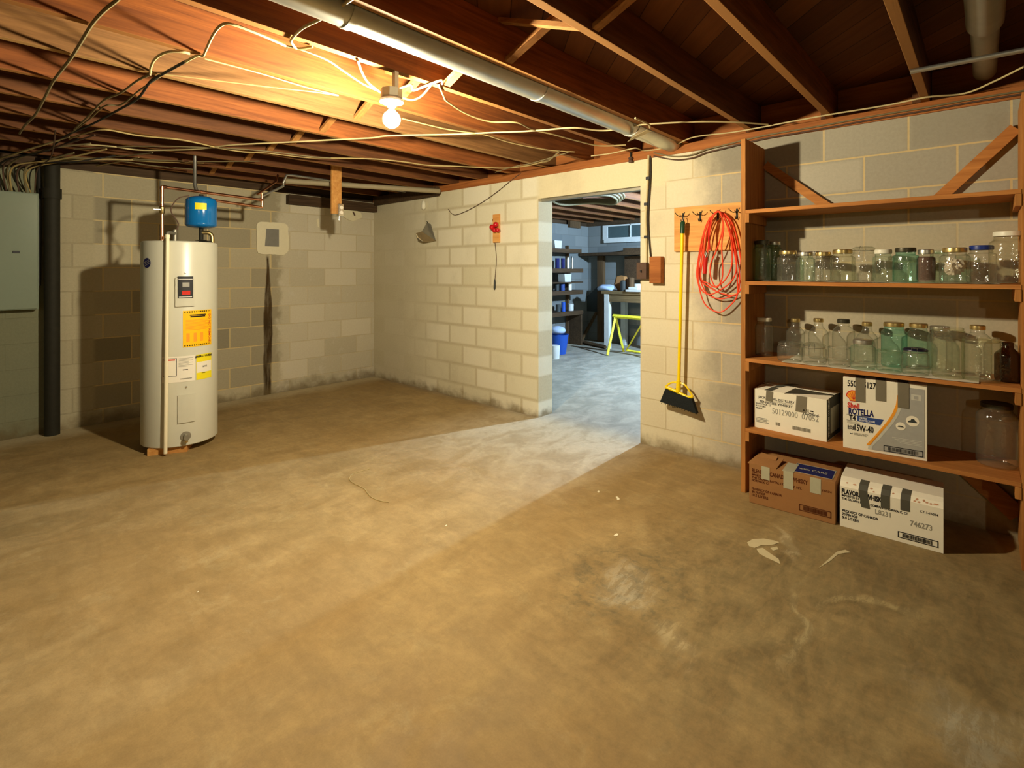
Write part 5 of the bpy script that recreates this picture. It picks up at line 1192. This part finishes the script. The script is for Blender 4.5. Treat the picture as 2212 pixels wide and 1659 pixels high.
o = MB().tube([(4.45, at_x(1260, 700, 4.5).y, .02), (4.62, at_x(1288, 700, 4.6).y, .55)], .03, 4).build('leaning_board', M['pine_dkz']); rebase(o, (4.5, -.4, 0)); tag(o, 'brown board leaning in the far corner beside the workbench', 'board')
o = MB().tube([(4.0, at_x(1222, 730, 4.0).y, .03), (4.1, at_x(1262, 740, 4.1).y, .04), (3.9, at_x(1308, 760, 3.9).y, .03)], .035, 4).build('floor_board', M['pine_dk']); rebase(o, (4, -.5, 0)); tag(o, 'dark board lying on the floor along the far wall', 'board')
# hanging clutter: coil of pale hose under the joists
e = MB()
for k in range(4):
    c = at_z(1262, 436, 2.12); rr = .42 + .03 * k
    e.tube([(c.x + rr * math.cos(t_) * 1.1, c.y + rr * math.sin(t_) * .8, 2.14 + .02 * k + .02 * math.sin(3 * t_)) for t_ in [2 * PI * j / 40 for j in range(40)]], .014, 8, closed=True)
o = e.build('coiled_hose', M['cable_g'], None, True); rebase(o, at_z(1262, 436, 2.14)); tag(o, 'coil of pale hose hung under the ceiling just inside the next room', 'hose')
# workbench
y0b, y1b = at_x(1300, 640, 3.95).y, at_x(1460, 640, 3.95).y
e = empty('workbench', 'wooden workbench with white legs cluttered with tools, next room', 'workbench', (4.25, (y0b + y1b) / 2, 0)); L2 = (y0b - y1b) / 2
MB().box2((-.32, -L2, .93), (.36, L2, .98), .003).build('bench_top', M['bench'], e)
MB().box2((-.30, -L2 + .04, .80), (-.26, L2 - .04, .93)).build('apron', M['bench'], e)
for sx in (-.27, .27):
    for sy in (-1, 1):
        MB().box2((sx - .045, sy * (L2 - .10) - .045, 0), (sx + .045, sy * (L2 - .10) + .045, .93), .003).build('leg', M['white_paint'], e)
MB().box2((.30, -L2 + .25, .05), (.33, L2 - .75, .78)).build('lower_panel', M['dark_grey'], e)
by = lambda px: at_x(px, 620, 4.1).y
o = MB().lathe([(0, 0), (.05, .0), (.10, .10), (.07, .22), (0, .24)], n=5).build('cardboard_piece', M['carton_b']); o.scale = (.5, 1.6, 1.1); o.location = (4.25, by(1332), .981); tag(o, 'light cardboard piece leaning up on the workbench', 'cardboard')
o2 = MB(); bmesh.ops.create_icosphere(o2.bm, subdivisions=2, radius=.12)
for v in o2.bm.verts: v.co.z = max(-.04, v.co.z * .5 + .02 * math.sin(v.co.x * 40))
o = o2.build('blue_rag', M['lt_blue'], None, True); o.location = (4.05, by(1312), 1.022); o.scale = (1, 1.4, 1); tag(o, 'pale blue rag on the left end of the workbench', 'rag')
for k, (px, r_, h_, mt, lb) in enumerate([(1350, .05, .17, 'dark_grey', 'dark can on the workbench'), (1357, .06, .20, 'rust', 'rusty can on the workbench'), (1367, .05, .22, 'pine_dkz', 'brown wood piece on the workbench'), (1376, .07, .12, 'white_paint', 'white container on the workbench near the doorway edge')]):
    o = MB().lathe([(0, 0), (r_, 0), (r_, h_), (r_ * .6, h_ * 1.05), (0, h_ * 1.06)], n=16).build('bench_can', M[mt], None, True); o.location = (4.05 + .08 * (k % 2), by(px), .981); tag(o, lb, 'can', 'things on the workbench')
o = MB().box2((-.09, -.14, 0), (.09, .14, .03)).box2((-.04, -.05, .03), (.05, .12, .075), .01).build('power_tool', M['white_paint']); o.location = (4.05, by(1372), 1.215); tag(o, 'white power tool piled on top of cans at the right of the workbench', 'tool') if False else (o.__setitem__('label', 'white tool lying on the workbench near the doorway edge'), o.__setitem__('category', 'tool'), setattr(o, 'location', (3.99, by(1381), .981)))
o = MB().box2((4.55, at_x(1420, 600, 4.6).y, 1.16), (4.69, at_x(1352, 600, 4.6).y, 1.58)).build('wall_cupboard', M['pine_dk']); rebase(o, (4.6, -1.5, 1.2)); tag(o, 'dark brown cupboard under the long shelf above the workbench', 'cupboard')
# saw horse
A = at_z(1312, 768); B_ = at_z(1347, 760); tz = .60
ap = Vector(((A.x + B_.x) / 2 - .02, (A.y + B_.y) / 2 - .02, tz)); ap.y = at_x(1325, 683, ap.x).y
bd_ = Vector((-.10, -1, 0)).normalized(); LN = .95
e = empty('sawhorse', 'yellow sawhorse standing in the next room', 'sawhorse', (ap.x, ap.y, 0))
o_ = Vector((ap.x, ap.y, 0))
MB().tube([ap - o_, ap - o_ + bd_ * LN], .030, 4).build('beam', M['saw_yellow'], e)
for k, base in enumerate((0, LN)):
    for s_, ft_ in ((0, A), (1, B_)):
        f = Vector((ft_.x, ft_.y, .0)) - o_ + bd_ * base * (1.0) + (bd_ * .06 if base else Vector())
        MB().tube([ap - o_ + bd_ * (base - (.08 if base else -.04)), f + Vector((0, 0, .005))], .024, 4).build('leg', M['saw_yellow'], e)
    f0 = Vector((A.x, A.y, 0)) - o_ + bd_ * base; f1 = Vector((B_.x, B_.y, 0)) - o_ + bd_ * base
MB().tube([Vector((B_.x, B_.y, .03)) - o_ + bd_ * .05, Vector((B_.x, B_.y, .03)) - o_ + bd_ * LN], .018, 4).build('stretcher', M['saw_yellow'], e)
MB().tube([Vector((B_.x, B_.y, .04)) - o_ + bd_ * .06, ap - o_ + bd_ * (LN * .62)], .016, 4).build('diagonal_brace', M['saw_yellow'], e)
# beam at the doorway head, seen from below
o = MB().box2((.04, -E_ + .002, LINT - .022), (.10, -D_ - .002, LINT - .001)).build('door_head_board', M['galv_dull']); rebase(o, (.07, -3.2, LINT)); tag(o, 'grey strip of steel lintel under the doorway head', 'lintel')

# ------------------------------------------------------------------ small things on the floor
def flake(px, py, s_, rot, label, mat='mortar'):
    p = at_z(px, py); m = MB(); rn = random.Random(int(px)); pts = []
    for k in range(9):
        t_ = 2 * PI * k / 9; rr = s_ * rn.uniform(.5, 1.1); v = Vector((rr * math.cos(t_), rr * .45 * math.sin(t_), 0)); v.rotate(Matrix.Rotation(rot, 3, 'Z')); pts.append(v + Vector((0, 0, .0006)))
    m.prism(pts, (0, 0, .0012)); o = m.build('paint_flake', M[mat]); o.location = (p.x, p.y, 0); tag(o, label, 'flake', 'flakes on the floor')
flake(1335, 1077, .026, .8, 'larger pale flake on the floor right of the light streak')
flake(1293, 1062, .016, .5, 'small pale flake on the floor just left of the larger one')
flake(1332, 1156, .026, .2, 'pale flake on the open floor below the other two')
def scrape(pts, label):
    P_ = [at_z(px, py) for px, py in pts]; c = sum(P_, Vector()) / len(P_)
    o = MB().prism([p - c + Vector((0, 0, .0005)) for p in P_], (0, 0, .001)).build('paint_scrape', M['scrape']); o.location = c; tag(o, label, 'paint mark', 'paint marks on the floor')
scrape([(1614, 1172), (1626, 1165), (1650, 1164), (1672, 1168), (1684, 1172), (1668, 1178), (1645, 1178), (1630, 1184), (1618, 1180)], 'pale peeled paint mark on the floor in front of the brown carton')
scrape([(1634, 1186), (1648, 1184), (1664, 1196), (1682, 1208), (1686, 1219), (1672, 1212), (1654, 1204), (1640, 1196)], 'pointed pale paint mark just nearer than the one before the brown carton')
scrape([(1664, 1184), (1678, 1181), (1682, 1187), (1670, 1190)], 'tiny pale paint chip between the two larger paint marks')
scrape([(1768, 1228), (1790, 1208), (1808, 1192), (1826, 1188), (1838, 1194), (1826, 1195), (1810, 1198), (1794, 1212)], 'thin bent pale paint line in front of the white floor carton')
flake(963, 1136, .010, .2, 'tiny pale crumb in the middle of the floor'); flake(427, 1279, .006, .2, 'tiny pale crumb on the left part of the floor')
tp = [at_z(px, py, .002) for px, py in [(800, 1012), (780, 1018), (762, 1024), (755, 1034), (764, 1044), (786, 1055), (798, 1070), (815, 1080), (840, 1085)]]
o = MB().tube(smooth_path(tp, 6), .0022, 5).build('string_piece', M['cable'], None, True); rebase(o, tp[0]); tag(o, 'thin curl of pale string lying on the floor in front of the doorway', 'string')

finish_texts()
